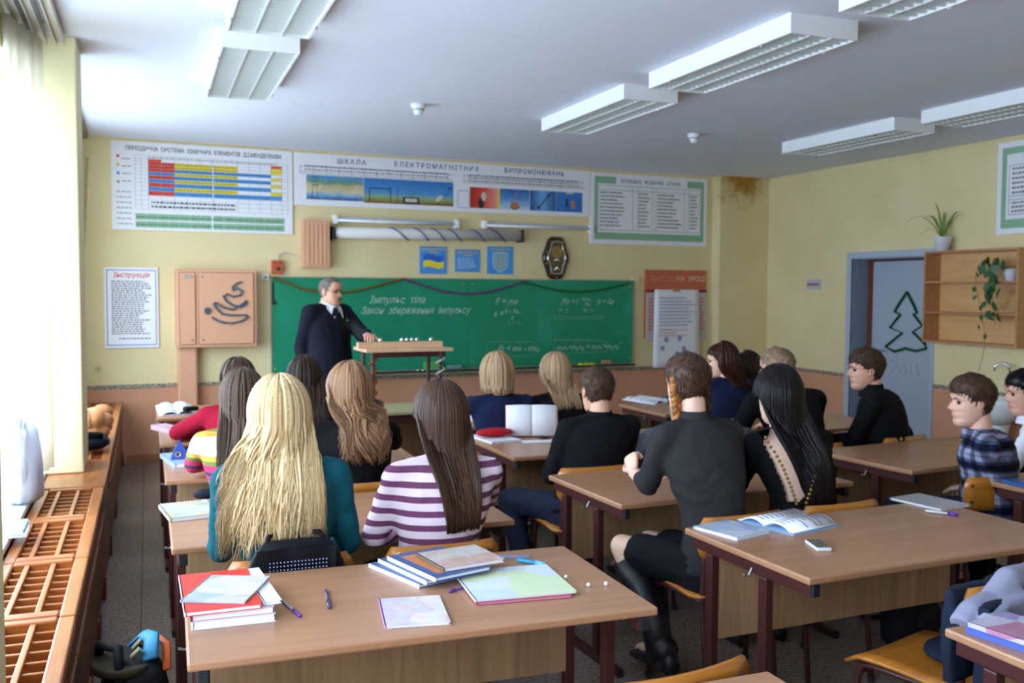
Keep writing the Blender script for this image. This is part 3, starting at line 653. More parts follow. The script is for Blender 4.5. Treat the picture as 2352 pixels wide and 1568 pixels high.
link('clock_face', MB().lathe([(.07, .040), (.07, .044), (.06, .046)], 28, Matrix.Translation((0, 0, .06)) @ RX), mat('gold_face', '9A8248', .3, .4), t)
h = MB(); prect(h, -.003, .003, .06, .11, .048); h.quad((0, -.048, .058), (0, -.048, .062), (.035, -.048, .04), (.033, -.048, .036)); link('hands', h, mat('black_plastic'), t)
for x, z, r in ((0, -.115, .022), (-.025, -.13, .012), (.025, -.13, .012), (0, -.02, .016), (-.03, -.03, .01), (.03, -.03, .01)): link('ornament', MB().ball((x, -.05, z), r, 12, 8), mat('bright_chrome', 'E6E6E0', .1, 1), t, True)
for k in range(10):
    a = 2*PI*(k+.5)/10; link('stud', MB().ball((.128*math.cos(a), -.048, .218*math.sin(a)), .012, 10, 6), mat('copper_stud', 'C8793A', .25, .8), t, True)
# --- lesson stand with sheets
t = on_front('lesson_stand', 'orange red lesson display stand right of the board', 'stand', 5.46, 1.03)
M_or = mat('orange_board', 'C9694A', .5)
link('back_panel', MB().rbox(0, .87, -.015, 0, .03, .84, .003), M_or, t); link('header', MB().rbox(0, .87, -.03, -.015, .60, .84, .004), M_or, t)
text('СЬОГОДНІ', .082, mat('faded_letter', 'D88A78', .5), t, (.28, -.0315, .735), bold=.002); text('НА  УРОЦІ', .082, mat('cream_letter', 'E8C6AC', .5), t, (.65, -.0315, .735), bold=.002)
pk = link('pocket', MB().rbox(.02, .87, -.035, -.016, .0, .58, .003), mat('pocket_grey', 'BEB8B4', .4), t); link('pocket_strip', MB().box(.02, .87, -.04, -.016, .575, .605), mat('maroon_strip', '7A1E24', .5), t)
hatch(t, .05, .16, .12, .52, 10, .018, M_inkr, .0355, 'text_line', True, 41); hatch(t, .74, .85, .12, .52, 10, .018, M_inkr, .0355, 'text_line', True, 42)
t = on_front('paper_sheet', 'large white paper sheet with blue printing hung over the lesson stand', 'paper', 5.575, .72)
sh_ = [[Vector((.63*k/8-.006*i*(k < 4)*.6, -.052-.008*math.sin(i*.7)*math.sin(k*.8)-.004*i, .92-.92*i/10)) for k in range(9)] for i in range(11)]
o = link('sheet', MB().loft(sh_, False, False), M_paper, t, True); s = o.modifiers.new('s', 'SOLIDIFY'); s.thickness = .0015
hatch(t, .04, .58, .48, .84, 9, .013, mat('print_soft_blue', '8E9CC4', .7), .095, 'text_line', True, 51); hatch(t, .04, .45, .36, .46, 3, .012, mat('print_soft_red', 'C48E94', .7), .095, 'text_line', True, 52)
dm = MB()
for x, z in ((.14, .33), (.33, .34), (.09, .23), (.39, .22), (.3, .16)): dm.add([(x+.03*math.cos(k*PI/5), -.1, z+.032*math.sin(k*PI/5)) for k in range(10)], [tuple(range(10))])
link('diagram', dm, MATS['print_soft_blue'], t)['kind'] = 'stuff'
link('binder_clip', MB().rbox(.26, .36, -.06, -.045, .895, .935, .003), mat('clip_tan', 'C08A4A', .5), t)

# ================================================================ chalkboard
BX, BZ, BW, BH = 1.14, .79, 4.14, .945
m_bd, nt, b = node_mat('green_board'); geo = N(nt, 'ShaderNodeNewGeometry'); nz = N(nt, 'ShaderNodeTexNoise'); nz.inputs['Scale'].default_value = 1.4; nz.inputs['Detail'].default_value = 8; nz.inputs['Distortion'].default_value = 1.2
nt.links.new(geo.outputs['Position'], nz.inputs['Vector']); r = ramp(nt, nz.outputs[0], [(.3, '0E8660'), (.55, '149068'), (.75, '30A284')]); nt.links.new(r.outputs[0], b.inputs['Base Color']); b.inputs['Roughness'].default_value = .5
t = on_front('chalkboard', 'long green chalkboard with chalk formulas and garlands along its top', 'chalkboard', BX, BZ)
link('panel', MB().rbox(0, 2.076, -.045, -.01, 0, BH, .003), m_bd, t); link('panel', MB().rbox(2.079, BW, -.045, -.01, 0, BH, .003), m_bd, t)
Mfr = mat('board_trim', '8F9A88', .4, .2)
link('frame', MB().box(-.008, BW+.008, -.05, 0, BH, BH+.01).box(-.008, 0, -.05, 0, 0, BH).box(BW, BW+.008, -.05, 0, 0, BH).box(-.008, BW+.008, -.05, 0, -.012, 0), Mfr, t)
link('chalk_tray', MB().box(0, BW, -.115, -.046, -.03, -.022).box(0, BW, -.115, -.109, -.022, -.008), mat('dark_tray', '2C3330', .5), t)
for x, z in ((.03, .05), (2.02, BH-.05), (2.13, BH-.05), (2.02, .06), (2.13, .06), (BW-.04, BH-.06), (BW-.04, .05)): link('screw', MB().ball((x, -.046, z), .009, 8, 5), mat('brass', 'B8A86A', .35, .6), t)
link('hook', MB().tube([(.01, -.05, BH-.05), (.008, -.055, .72), (.02, -.07, .69), (.035, -.065, .71)], .006, 6).ball((.015, -.06, .70), .02, 8, 5), mat('black_plastic'), t)
M_ch = mat('chalk', 'B8D0C2', .95, spec=.05); M_ch2 = mat('faint_chalk', '7FAE98', .95, spec=.05)
def ch(s_, x, z, size, m=M_ch, shear=.35, al='LEFT', b=0, sx=.9): return text(s_, size, m, t, (x-BX, -.0462, z-BZ), 'chalk_writing', al, shear, bold=b, sx=sx)
ch('Імпульс  тіла', 2.12, 1.515, .105); ch('Закон  збереження  імпульсу', 2.03, 1.405, .105, sx=.80)
ch('F = ma', 3.53, 1.50, .105); ch('v - v₀', 3.64, 1.405, .085); ch('a =', 3.51, 1.37, .10); ch('t', 3.72, 1.325, .08); ch('Fₜ = mv', 3.68, 1.265, .06, M_ch2)
ch('Ft = mv - mv₀', 3.56, .985, .10); ch('m₁v₁+m₂v₂ = m₁v₁\'+m₂v₂\'', 4.28, .985, .088)
ch('|F|t = |', 4.34, 1.50, .085); ch('m₁v₁', 4.60, 1.53, .07); ch('m₂', 4.64, 1.47, .07); ch('|t = Δp', 4.80, 1.50, .085)
ch('m₁   v₁', 4.31, 1.41, .05); ch('m₂   v₂', 4.62, 1.41, .05)
cl = MB()
def cline(pts, w=.006, mb=cl): ribbonpoly(mb, [(x-BX, z-BZ) for x, z in pts], w, .0464)
cline([(3.60, 1.375), (3.84, 1.375)]); cline([(3.55, 1.57), (3.62, 1.57)], .004); cline([(3.62, 1.455), (3.70, 1.455)], .004)
cline([(3.44, 1.06), (3.42, .895), (4.01, .90), (4.0, 1.055), (3.45, 1.065)], .005)
cline([(4.26, 1.06), (4.25, .915), (4.93, .92), (4.97, .98), (4.92, 1.05), (4.26, 1.07)], .005); cline([(4.25, 1.075), (4.80, 1.06)], .004)
cline([(4.24, 1.33), (4.90, 1.33), (4.90, 1.305), (4.24, 1.305), (4.24, 1.33)], .005)
for cx in (4.29, 4.80): cline([(cx+.04*math.cos(k*PI/8), 1.37+.04*math.sin(k*PI/8)) for k in range(17)], .004)
cline([(4.36, 1.375), (4.44, 1.375)], .004); cline([(4.62, 1.375), (4.70, 1.375)], .004); cline([(4.58, 1.50), (4.76, 1.50)], .004)
for a, b_ in ((3.66, 3.72), (3.80, 3.86), (4.36, 4.42), (4.50, 4.56), (4.66, 4.72), (4.80, 4.86)): cline([(a, 1.04), (b_, 1.042)], .004)
link('chalk_line', cl, M_ch2, t)['kind'] = 'stuff'
# garlands on the board
def garland(uv, r, m, label):
    P = []
    for i in range(len(uv)-1):
        (x0, z0), (x1, z1) = uv[i], uv[i+1]
        for k in range(10): P.append(FW(x0+(x1-x0)*k/10, z0+(z1-z0)*k/10, .062))
    P.append(FW(*uv[-1], .062)); c = P[0].copy(); P = [p-c for p in P]
    sm = [P[0]]+[(P[i-1]+P[i]*2+P[i+1])/4 for i in range(1, len(P)-1)]+[P[-1]]
    mb = MB()
    L = sum((sm[i+1]-sm[i]).length for i in range(len(sm)-1)); n = int(L/.022); acc = 0; j = 0
    for k in range(n+1):
        s_ = L*k/n
        while j < len(sm)-2 and acc+(sm[j+1]-sm[j]).length < s_: acc += (sm[j+1]-sm[j]).length; j += 1
        p = sm[j].lerp(sm[j+1], (s_-acc)/max(1e-6, (sm[j+1]-sm[j]).length)); mb.ball(p, r, 6, 4)
    mb.tube(sm, r*.5, 5)
    o = link('garland', mb, m, loc=c); tag(o, label, 'garland', 'bead garlands on the board')
garland([(1.16, 1.735), (1.43, 1.625), (1.724, 1.582), (2.0, 1.61), (2.25, 1.675), (2.482, 1.736)], .013, mat('gold_beads', '9A7420', .3, .6, var=.4, vscale=40), 'gold bead garland looped along the left third of the board')
garland([(2.49, 1.732), (2.70, 1.665), (2.95, 1.60), (3.232, 1.58), (3.50, 1.615), (3.70, 1.67), (3.853, 1.72)], .013, mat('purple_beads', '8A4E8C', .3, .5, var=.3, vscale=40), 'purple bead garland looped along the middle of the board')
garland([(3.87, 1.717), (4.06, 1.665), (4.30, 1.622), (4.536, 1.608), (4.80, 1.625), (5.0, 1.66), (5.203, 1.711)], .012, mat('green_beads', '3E7A22', .3, .5, var=.3, vscale=40), 'green bead garland looped along the right third of the board')
def tray_item(name, x, w, h, m, label, cat, d=.035):
    o = link(name, MB().rbox(0, w, -d/2, d/2, 0, h, .006), m, loc=FW(x, BZ-.022, .08), rz=AW); return tag(o, label, cat)
t = thing('board_sponge', 'bright green sponge standing on the chalk tray', 'sponge', FW(2.70, BZ-.022, .08), AW); link('foam', MB().rbox(0, .175, -.02, .02, 0, .105, .008), mat('green_foam', '5CAA5A', .9, bump=.5, bscale=120), t)
t = thing('board_eraser', 'grey green eraser lying on the chalk tray beside the green sponge', 'eraser', FW(2.955, BZ-.022, .08), AW); link('felt', MB().rbox(0, .175, -.018, .018, 0, .03, .005), mat('grey_felt', '5E7A74', .9), t); link('back', MB().rbox(.004, .171, -.016, .016, .03, .055, .006), mat('eraser_back', '7E9A92', .6), t)
t = thing('chalk_box', 'tan block eraser at the right end of the chalk tray', 'eraser', FW(4.85, BZ-.022, .08), AW); link('felt', MB().rbox(0, .125, -.018, .018, 0, .022, .004), mat('grey_felt'), t); link('wood_back', MB().rbox(.002, .123, -.017, .017, .022, .06, .005), wood('tan_wood', 'B08A58', 'C8A470'), t)
t = thing('yellow_cloth', 'crumpled yellow cloth on the chalk tray', 'cloth', FW(4.55, BZ-.022, .08), AW); link('cloth', MB().loft([[Vector((.23*i/8, .025*math.cos(2*PI*k/8), .018+.016*math.sin(2*PI*k/8)+.008*math.sin(i*2.3))) for k in range(8)] for i in range(9)]), mat('yellow_cloth', 'E2D62E', .9), t, True)
for k, x in enumerate((2.634, 2.693)):
    o = link('steel_ball', MB().ball((0, 0, .014), .014, 12, 8), mat('bright_chrome'), smooth=True, loc=FW(x, BZ-.022, .08)); tag(o, ('small steel ball on the chalk tray, farther from the sponge', 'small steel ball on the chalk tray, next to the green sponge')[k], 'ball', 'spare steel balls on the chalk tray')

# ================================================================ right wall
W_sh = wood('shelf_board', 'B07A50', 'C4905F', .45, 1.5, 'X'); W_bk = wood('shelf_back', 'CF9C62', 'DDB078', .5, 1.2, 'X')
t = on_right('wall_shelf', 'open wooden wall shelf with two boards hung beside the door', 'shelf', 7.185, 1.15)
W, H, Dp = 1.07, .86, .2
link('back', MB().box(.02, W-.02, -.012, -.002, .02, H-.02), W_bk, t)
for x in (0, W-.02): link('side', MB().box(x, x+.02, -Dp, 0, 0, H), W_sh, t)
for z in (0, H-.02): link('top' if z else 'bottom', MB().box(.02, W-.02, -Dp, -.0001, z, z+.02), W_sh, t)
for z in (.275, .56): link('shelf_board', MB().box(.02, W-.02, -Dp+.004, -.012, z, z+.016), W_sh, t)
M_pot = mat('white_pot', 'E2E6EE', .35)
m_leaf = mat('spider_leaf', '7A9A4A', .5, var=.25, vscale=20); m_lf2 = mat('ivy_leaf', '2E5A2C', .45, var=.3, vscale=25)
p = RW(7.06, 2.0105, .1); t = thing('spider_plant', 'spider plant with arching leaves in a white pot on top of the shelf', 'plant', p, -PI/2)
link('pot', MB().lathe([(.055, 0), (.085, .13), (.09, .135), (.08, .135), (.075, .12), (.01, .12)], 24), M_pot, t, True)
link('soil', MB().lathe([(.076, .118), (.074, .124), (.01, .126)], 18), mat('soil', '4A3626', .9), t)
def blade(mb, dirx, diry, L, rise, droop, w=.012):
    pts = []; n = 10
    for k in range(n+1):
        s_ = k/n; pts.append(Vector((dirx*L*s_, diry*L*s_, .12+rise*s_*(2-s_)-droop*s_**3)))
    side = Vector((-diry, dirx, 0)).normalized()*w; vs = []
    for k, q in enumerate(pts):
        ww = (1-(k/n)**2.2)*(.45+.55*min(1, k/3)); vs += [q-side*ww, q+Vector((0, 0, -.004*ww)), q+side*ww]
    mb.add(vs, [(3*k+j, 3*k+1+j, 3*k+4+j, 3*k+3+j) for k in range(n) for j in (0, 1)]); return mb
for dx, dy, L, ri, dr in ((-.95, -.1, .36, .30, .17), (-.85, .2, .30, .28, .10), (-.35, .0, .30, .36, .04), (.15, -.1, .12, .25, .02), (.75, .1, .24, .24, .05), (.9, -.15, .27, .30, .14), (-.7, -.3, .22, .14, .12), (.3, .2, .16, .22, .1), (.6, -.4, .2, .12, .16), (-.3, -.4, .2, .25, .1), (.05, .3, .1, .24, .0)):
    link('leaf', blade(MB(), dx, dy, L*1.3, ri*1.05, dr, .014), m_leaf, t, True)
p = RW(6.29, 1.7265, .09); t = thing('trailing_ivy', 'dark trailing ivy spilling from a white pot inside the shelf', 'plant', p, -PI/2)
link('pot', MB().lathe([(.05, 0), (.065, .10), (.068, .105), (.06, .105), (.055, .09), (.01, .09)], 20), M_pot, t, True)
lm = MB().add([(0, 0, 0), (.022, .004, .02), (.026, .006, .045), (.012, .004, .07), (0, -.006, .085), (-.012, .004, .07), (-.026, .006, .045), (-.022, .004, .02)], [(0, 1, 2, 3, 4, 5, 6, 7)]).mesh('leaf'); lm.materials.append(m_lf2)
def vine(pts, name='vine'): link(name, MB().tube(pts, .0022, 5), mat('vine_stem', '4A5A34', .6), t)
def sx(u, v): return Vector((6.29-atX(u, v, 6.92).y, -.225+.09, atX(u, v, 6.92).z-1.7265))
v1 = [Vector((0, 0, .1)), Vector((-.06, -.05, .13)), sx(2283, 612)+Vector((0, .04, 0)), sx(2272, 640), sx(2276, 660), sx(2280, 690), sx(2282, 715), sx(2285, 742)]
v2 = [Vector((0, 0, .1)), Vector((-.10, -.06, .12)), sx(2246, 614), sx(2240, 640), sx(2243, 665), sx(2254, 710), sx(2256, 735), sx(2263, 765), sx(2262, 790), sx(2257, 820), sx(2248, 850)]
vine(v1); vine(v2)
rnd = random.Random(4)
def leaf_at(p, sc, rot=None):
    o = link('leaf', lm, None, t, loc=p); o.rotation_euler = rot or (PI+rnd.uniform(-.5, .5), rnd.uniform(-.9, .9), rnd.uniform(-.5, .5)); o.scale = (sc,)*3
for u, v in ((2262, 602), (2272, 596), (2285, 600), (2295, 598), (2265, 617), (2277, 612), (2288, 617), (2297, 610), (2305, 604), (2275, 640), (2282, 634), (2290, 652), (2272, 655), (2286, 668), (2298, 668), (2277, 675), (2272, 690), (2280, 698), (2268, 700), (2276, 720), (2289, 728), (2285, 722), (2268, 606), (2281, 626), (2276, 663), (2270, 722)): leaf_at(sx(u, v)+Vector((0, -.01*rnd.random(), .03)), rnd.uniform(1.0, 1.5))
for u, v in ((2248, 612), (2241, 630), (2238, 662), (2244, 682), (2254, 706), (2252, 728), (2250, 752), (2266, 772)): leaf_at(sx(u, v)+Vector((0, 0, .02)), .75)
t = on_right('door_sign', 'small grey sign with a red stripe on the wall left of the door', 'sign', 9.16, 1.652); link('plate', MB().rbox(0, .236, -.012, 0, 0, .108, .003), mat('sign_grey', 'B4B8C4', .5), t); link('stripe', MB().box(.006, .215, -.0135, -.012, .042, .066), mat('sign_red', 'A84A52', .5), t)
# wash basin and tap
p = Vector((XR, 6.30, 0)); t = thing('wash_basin', 'white wall basin behind the person in white', 'basin', p, -PI/2)
bas = [[Vector((.27*a*math.cos(2*PI*k/24), -.21+.20*a*math.sin(2*PI*k/24), z)) for k in range(24)] for a, z in ((.45, .48), (.8, .55), (1, .66), (1, .70), (.93, .70), (.85, .64), (.5, .56), (.1, .55))]
link('bowl', MB().loft(bas), M_white, t, True); link('pedestal', MB().lathe([(.10, 0), (.08, .1), (.075, .4), (.10, .5)], 18, Matrix.Translation((0, -.16, 0))), M_white, t, True)
t = on_right('wall_tap', 'chrome gooseneck tap on the right wall above the basin', 'tap', 6.28, .84)
link('spout', MB().tube([(.0, -.01, 0), (0, -.06, .0), (0, -.07, .08), (.0, -.08, .13), (-.03, -.10, .16), (-.07, -.12, .16), (-.10, -.14, .13), (-.105, -.14, .09)], .011, 10), mat('chrome'), t, True)
link('handle', MB().lathe([(.022, 0), (.026, .01), (.02, .03), (.008, .034)], 14, Matrix.Translation((.05, -.03, 0)) @ RX), mat('chrome'), t, True); link('mount', MB().tube([(-.02, -.025, 0), (.07, -.025, 0)], .016, 10), mat('chrome'), t)
from mathutils.bvhtree import BVHTree

# ================================================================ desks and chairs
W_top = wood('beech_laminate', 'A07252', 'AE8060', .36, 1.1, 'X', coat=.12); W_edge = mat('laminate_edge', 'C59872', .45)
W_pan = wood('oak_panel', '987451', 'B89068', .5, 1.6, 'Z'); M_steel = mat('maroon_steel', '45201E', .4); M_cap = mat('black_cap', '1C1C20', .5)
DW, DD, DH = 1.24, .68, .75
desk_proto = None
def make_desk():
    t = thing('school_desk', '', 'desk')
    top = link('tabletop', MB().rbox(0, DW, 0, DD, DH-.024, DH, .006), W_top, t)
    for k in range(5):
        pass
    link('modesty_panel', MB().rbox(.045, DW-.045, DD-.145, DD-.129, .37, DH-.026, .003), W_pan, t)
    for sx_ in (0, 1):
        x0 = .02 if sx_ == 0 else DW-.052
        fr = link('side_frame', MB().rbox(x0, x0+.032, .02, DD-.02, DH-.068, DH-.0245, .004), M_steel, t)
        for y in (DD-.128, DD-.43): link('post', MB().rbox(x0, x0+.032, y-.02, y+.022, .036, DH-.0685, .004), M_steel, fr)
        link('foot_bar', MB().rbox(x0, x0+.032, .06, DD-.02, .004, .0355, .004), M_steel, fr)
        link('end_cap', MB().rbox(x0+.002, x0+.030, .006, .0195, DH-.066, DH-.0265, .003), M_cap, fr)
        link('end_cap', MB().rbox(x0+.002, x0+.030, .046, .0595, .0, .034, .003), M_cap, fr); link('end_cap', MB().rbox(x0+.002, x0+.030, DD-.0195, DD-.006, .0, .034, .003), M_cap, fr)
        link('bag_hook', MB().tube([(x0+(.036 if sx_ else -.004), .30, DH-.05), (x0+(.05 if sx_ else -.018), .30, DH-.075), (x0+(.07 if sx_ else -.038), .30, DH-.07)], .004, 6), mat('dull_metal'), fr)
    return t
DESKS = {}
def desk(key, x, y, deg, label):                  # x, y: the near left corner of the top
    global desk_proto
    if desk_proto is None: desk_proto = make_desk(); o = desk_proto
    else: o = copy_tree(desk_proto)
    o.location = (x, y, 0); o.rotation_euler = (0, 0, math.radians(deg)); tag(o, label, 'desk', 'two-seat school desks'); DESKS[key] = o
desk('L1', .075, 2.325, -1.2, 'empty school desk nearest the camera with notebooks and the red folder on it')
desk('L2', .065, 3.385, 0, 'school desk of the blonde girl in teal with a spiral notebook at its left end')
desk('L3', .065, 4.61, 0, 'school desk by the window with a blue paper pyramid at its left end')
desk('L4', .055, 5.715, 0, 'school desk of the girl in red with a pink book at its left end')
desk('L5', .05, 6.84, 0, 'front school desk by the window with the white open book')
desk('L0', .10, 1.13, 0.6, 'school desk at the bottom edge of the picture, only a corner in view')
desk('M0', 1.95, 1.22, 1, 'school desk at the bottom right corner with bright magazines')
desk('M1', 1.882, 2.375, 2.6, 'empty school desk right of the near desk with the open book and phone')
desk('M2', 1.805, 3.475, 3, 'school desk of the girl with braids, its left end bare')
desk('M3', 1.785, 4.66, 1, 'school desk with the open textbook propped upright')
desk('M4', 1.83, 5.78, 1, 'school desk of the two fair haired girls before the teacher')
desk('R1', 3.69, 2.655, 3, 'school desk cut off by the right edge with a blue book')
desk('R2', 3.50, 3.66, 6, 'empty school desk left of the boy in plaid')
desk('R3', 3.40, 4.90, 5, 'school desk of the boy in the black turtleneck')
desk('R4', 3.425, 5.93, 2, 'school desk with books beside the auburn haired girl')
# teacher's table and the tall demonstration table
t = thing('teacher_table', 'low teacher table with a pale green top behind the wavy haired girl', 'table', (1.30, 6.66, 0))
link('tabletop', MB().rbox(0, .98, 0, .54, .726, .75, .005), mat('green_reflection_laminate', 'AFA478', .35), t); link('apron', MB().box(.04, .94, .03, .05, .66, .7255), M_steel, t); link('apron', MB().box(.04, .94, .49, .51, .66, .7255), M_steel, t)  # a green reflection is put into the tabletop colour
for x in (.03, .92):
    for y in (.03, .47): link('leg', MB().rbox(x, x+.035, y, y+.035, 0, .7255, .004), M_steel, t)
link('front_panel', MB().box(.05, .93, .495, .505, .25, .66), W_pan, t)
t = thing('demonstration_table', 'tall narrow table in front of the board with tinsel wound legs', 'table', (1.585, 7.35, 0), math.radians(2))
link('tabletop', MB().rbox(.0, .72, .0, .42, 1.132, 1.158, .004), wood('pale_beech', 'D8AE88', 'E4BE9A', .4, 1.2, 'X'), t); link('apron', MB().box(.05, .66, .03, .05, 1.09, 1.1315), M_steel, t)
for x in (.045, .60):
    for y in (.04, .35): link('leg', MB().tube([(x+.02, y, 0), (x+.02, y, 1.1315)], .017, 8), M_steel, t)
t2 = thing('ball_track', 'wooden ball track lying on the tall demonstration table', 'ball track', (1.60, 7.47, 1.1585), math.radians(2))
link('rail', MB().rbox(-.06, .64, -.03, .03, 0, .045, .003), MATS['pale_beech'], t2)
for y in (-.026, .026): link('lip', MB().box(-.06, .64, y-.004, y+.004, .045, .05), MATS['pale_beech'], t2)
Rt = Matrix.Rotation(math.radians(2), 4, 'Z')
for k, (x, l) in enumerate(((.305, 'steel ball on the track, first of the four touching balls'), (.345, 'steel ball on the track, second of the four touching balls'), (.388, 'steel ball on the track, third of the four touching balls'), (.428, 'steel ball on the track, last of the four touching balls'), (.55, 'steel ball standing alone at the right end of the track'))):
    o = link('steel_ball', MB().ball((0, 0, .0185), .0185, 14, 9), mat('bright_chrome'), smooth=True, loc=Vector((1.60, 7.47, 1.2035))+Rt @ Vector((x, 0, 0))); tag(o, l, 'ball', 'steel balls on the track')
def leg_tinsel(x, y, m, label, z0=.55):
    pts = [(.032*math.cos(k*.9), .032*math.sin(k*.9), z0+(1.11-z0)*k/44) for k in range(45)]
    o = link('tinsel_garland', tinsel(MB(), pts, .006, 7, .016, 5), m, loc=(x, y, 0)); tag(o, label, 'garland')
c = Vector((1.585, 7.35, 0)); q = c+Rt @ Vector((.065, .04, 0)); leg_tinsel(q.x, q.y, mat('copper_tinsel', 'B8541E', .25, .6, var=.5, vscale=60), 'copper tinsel wound round the left leg of the tall table')
q = c+Rt @ Vector((.62, .04, 0)); leg_tinsel(q.x, q.y, m_sil, 'silver tinsel wound round the right leg of the tall table')

W_ply = wood('varnished_plywood', 'A8641E', 'C07C2C', .3, 1.4, 'X', coat=.35)
chair_proto = None
def make_chair():
    t = thing('school_chair', '', 'chair')
    rows = []
    for i in range(9):
        y = -.19+.39*i/8; z = .45+(.012*math.cos((i-5)/4*1.6) if i < 8 else -.006)-(.016 if i == 8 else 0)+(.012 if i == 0 else 0)
        rows.append([Vector(((k/6-.5)*.40*(1-.05*(i == 0 or i == 8)), y, z+.006*((k-3)/3)**2)) for k in range(7)])
    o = link('seat', MB().loft(rows, False, False), W_ply, t, True); s = o.modifiers.new('s', 'SOLIDIFY'); s.thickness = .012; s.offset = -1
    rows = []
    for i in range(6):
        z = .607+.160*i/5; ins = .02*(i in (0, 5))
        rows.append([Vector(((k/8-.5)*(.40-2*ins), -.192-.026*(1-((k-4)/4)**2)-.010*(i/5), z)) for k in range(9)])
    o = link('backrest', MB().loft(rows, False, False), W_ply, t, True); s = o.modifiers.new('s', 'SOLIDIFY'); s.thickness = .011; s.offset = 0
    for sx_ in (-1, 1):
        x = sx_*.165
        link('back_leg', MB().tube([(x, -.222, 0), (x, -.19, .30), (x, -.178, .44), (x, -.188, .60), (x, -.192, .748)], .0115, 8), M_steel, t, True)
        link('front_leg', MB().tube([(x, .19, 0), (x, .165, .38), (x, .15, .425), (x, .11, .432), (x, -.17, .432)], .0115, 8), M_steel, t, True)
        for z in (.65, .727): link('bolt', MB().ball((x, -.213, z), .008, 8, 5), mat('dark_screw'), t)
        for y in (-.222, .19): link('rubber_foot', MB().tube([(x, y, 0), (x, y, .025)], .0145, 8), M_cap, t)
    for y, z in ((-.18, .415), (.155, .405)): link('crossbar', MB().tube([(-.165, y, z), (.165, y, z)], .009, 8), M_steel, t)
    return t
def chair(x, y, deg, label):
    global chair_proto
    if chair_proto is None: chair_proto = make_chair(); o = chair_proto
    else: o = copy_tree(chair_proto)
    o.location = (x, y, 0); o.rotation_euler = (0, 0, math.radians(deg)); tag(o, label, 'chair', 'plywood school chairs'); return o

# ================================================================ people
SKIN = {}
def skin_mat(name, col):
    if name in MATS: return MATS[name]
    m, nt, b = node_mat(name); at_ = N(nt, 'ShaderNodeAttribute', attribute_name='tint'); mx = N(nt, 'ShaderNodeMix', data_type='RGBA')
    mx.inputs[6].default_value = lin(col); mx.inputs[7].default_value = lin('B4645A'); nt.links.new(at_.outputs['Fac'], mx.inputs[0]); nt.links.new(mx.outputs[2], b.inputs['Base Color'])
    b.inputs['Roughness'].default_value = .5; b.inputs['Subsurface Weight'].default_value = .0; return m
def hair_mat(name, dark, light, rough=.38):
    if name in MATS: return MATS[name]
    m, nt, b = node_mat(name); a = N(nt, 'ShaderNodeAttribute', attribute_name='tint'); r = ramp(nt, a.outputs['Fac'], [(0, dark), (1, light)])
    nt.links.new(r.outputs[0], b.inputs['Base Color']); b.inputs['Roughness'].default_value = rough; b.inputs['Specular IOR Level'].default_value = .22; return m
def set_tint(me, vals):
    a = me.attributes.new('tint', 'FLOAT', 'POINT'); a.data.foreach_set('value', vals)
def interp(tab, x):
    if x <= tab[0][0]: return tab[0][1]
    for (a, b), (c, d) in zip(tab[:-1], tab[1:]):
        if x <= c: return b+(d-b)*(x-a)/(c-a)
    return tab[-1][1]
HF = [(0, .050), (.010, .078), (.030, .084), (.045, .080), (.055, .086), (.068, .086), (.078, .084), (.09, .087), (.11, .084), (.128, .083), (.142, .092), (.165, .093), (.19, .084), (.21, .065), (.225, .04), (.235, .004)]
HB = [(0, .0), (.03, -.03), (.06, -.062), (.09, -.083), (.12, -.096), (.155, -.10), (.185, -.09), (.21, -.068), (.225, -.042), (.235, -.004)]
HWd = [(0, .022), (.01, .036), (.03, .051), (.06, .061), (.09, .068), (.12, .073), (.15, .076), (.18, .072), (.205, .058), (.222, .038), (.235, .004)]
def head_grid(NS=40, NZ=40, fine=True):
    G = []
    for i in range(NZ+1):
        z = .235*(i/NZ) if i < NZ else .235
        f, b, w = interp(HF, z), interp(HB, z), interp(HWd, z); cy, ry = (f+b)/2, (f-b)/2; row = []
        for k in range(NS):
            a = 2*PI*k/NS+PI/2; ca, sa = math.cos(a), math.sin(a); e = .86
            x = w*math.copysign(abs(ca)**e, ca); y = cy+ry*math.copysign(abs(sa)**e, sa)
            if sa > 0 and fine:       # features on the front
                ax = abs(x)
                nz = math.exp(-(ax/.011)**2)*interp([(.072, 0), (.084, .55), (.094, 1), (.105, .85), (.125, .4), (.138, .0)], z)*.028
                nz += math.exp(-((ax-.014)/.008)**2)*math.exp(-((z-.087)/.009)**2)*.010
                eye = -math.exp(-((ax-.031)/.016)**2)*math.exp(-((z-.122)/.012)**2)*.011
                lip = math.exp(-(ax/.02)**2)*(math.exp(-((z-.062)/.005)**2)+math.exp(-((z-.052)/.005)**2))*.006
                brow = math.exp(-((ax-.03)/.02)**2)*math.exp(-((z-.139)/.008)**2)*.004
                y += (nz+eye+lip+brow)*sa
            row.append(Vector((x, y, z)))
        G.append(row)
    return G
HEADG = head_grid()
def head_tint(p):
    ax = abs(p.x); t = 0
    if p.y > .05:
        t += .75*math.exp(-(ax/.022)**2)*(math.exp(-((p.z-.057)/.008)**2))
        t += .22*math.exp(-((ax-.042)/.022)**2)*math.exp(-((p.z-.09)/.025)**2)+.2*math.exp(-(ax/.012)**2)*math.exp(-((p.z-.09)/.012)**2)
    return min(1, t)
def ear_mesh(side):
    mb = MB(); rings = []
    for i in range(7):
        s = i/6; z = .088+.062*s; w = math.sin(PI*(.12+.8*s))*.019
        rings.append([Vector((side*(.070+.010*(1 if k in (1, 2) else 0)+.004*math.cos(k)), -.008+w*math.cos(2*PI*k/8)-.006*s, z+.003*math.sin(2*PI*k/8))) if False else
                      Vector((side*(.073+.009*(.5+.5*math.sin(2*PI*k/8))), -.006-.01*s+w*math.cos(2*PI*k/8), z)) for k in range(8)])
    return mb.loft(rings)
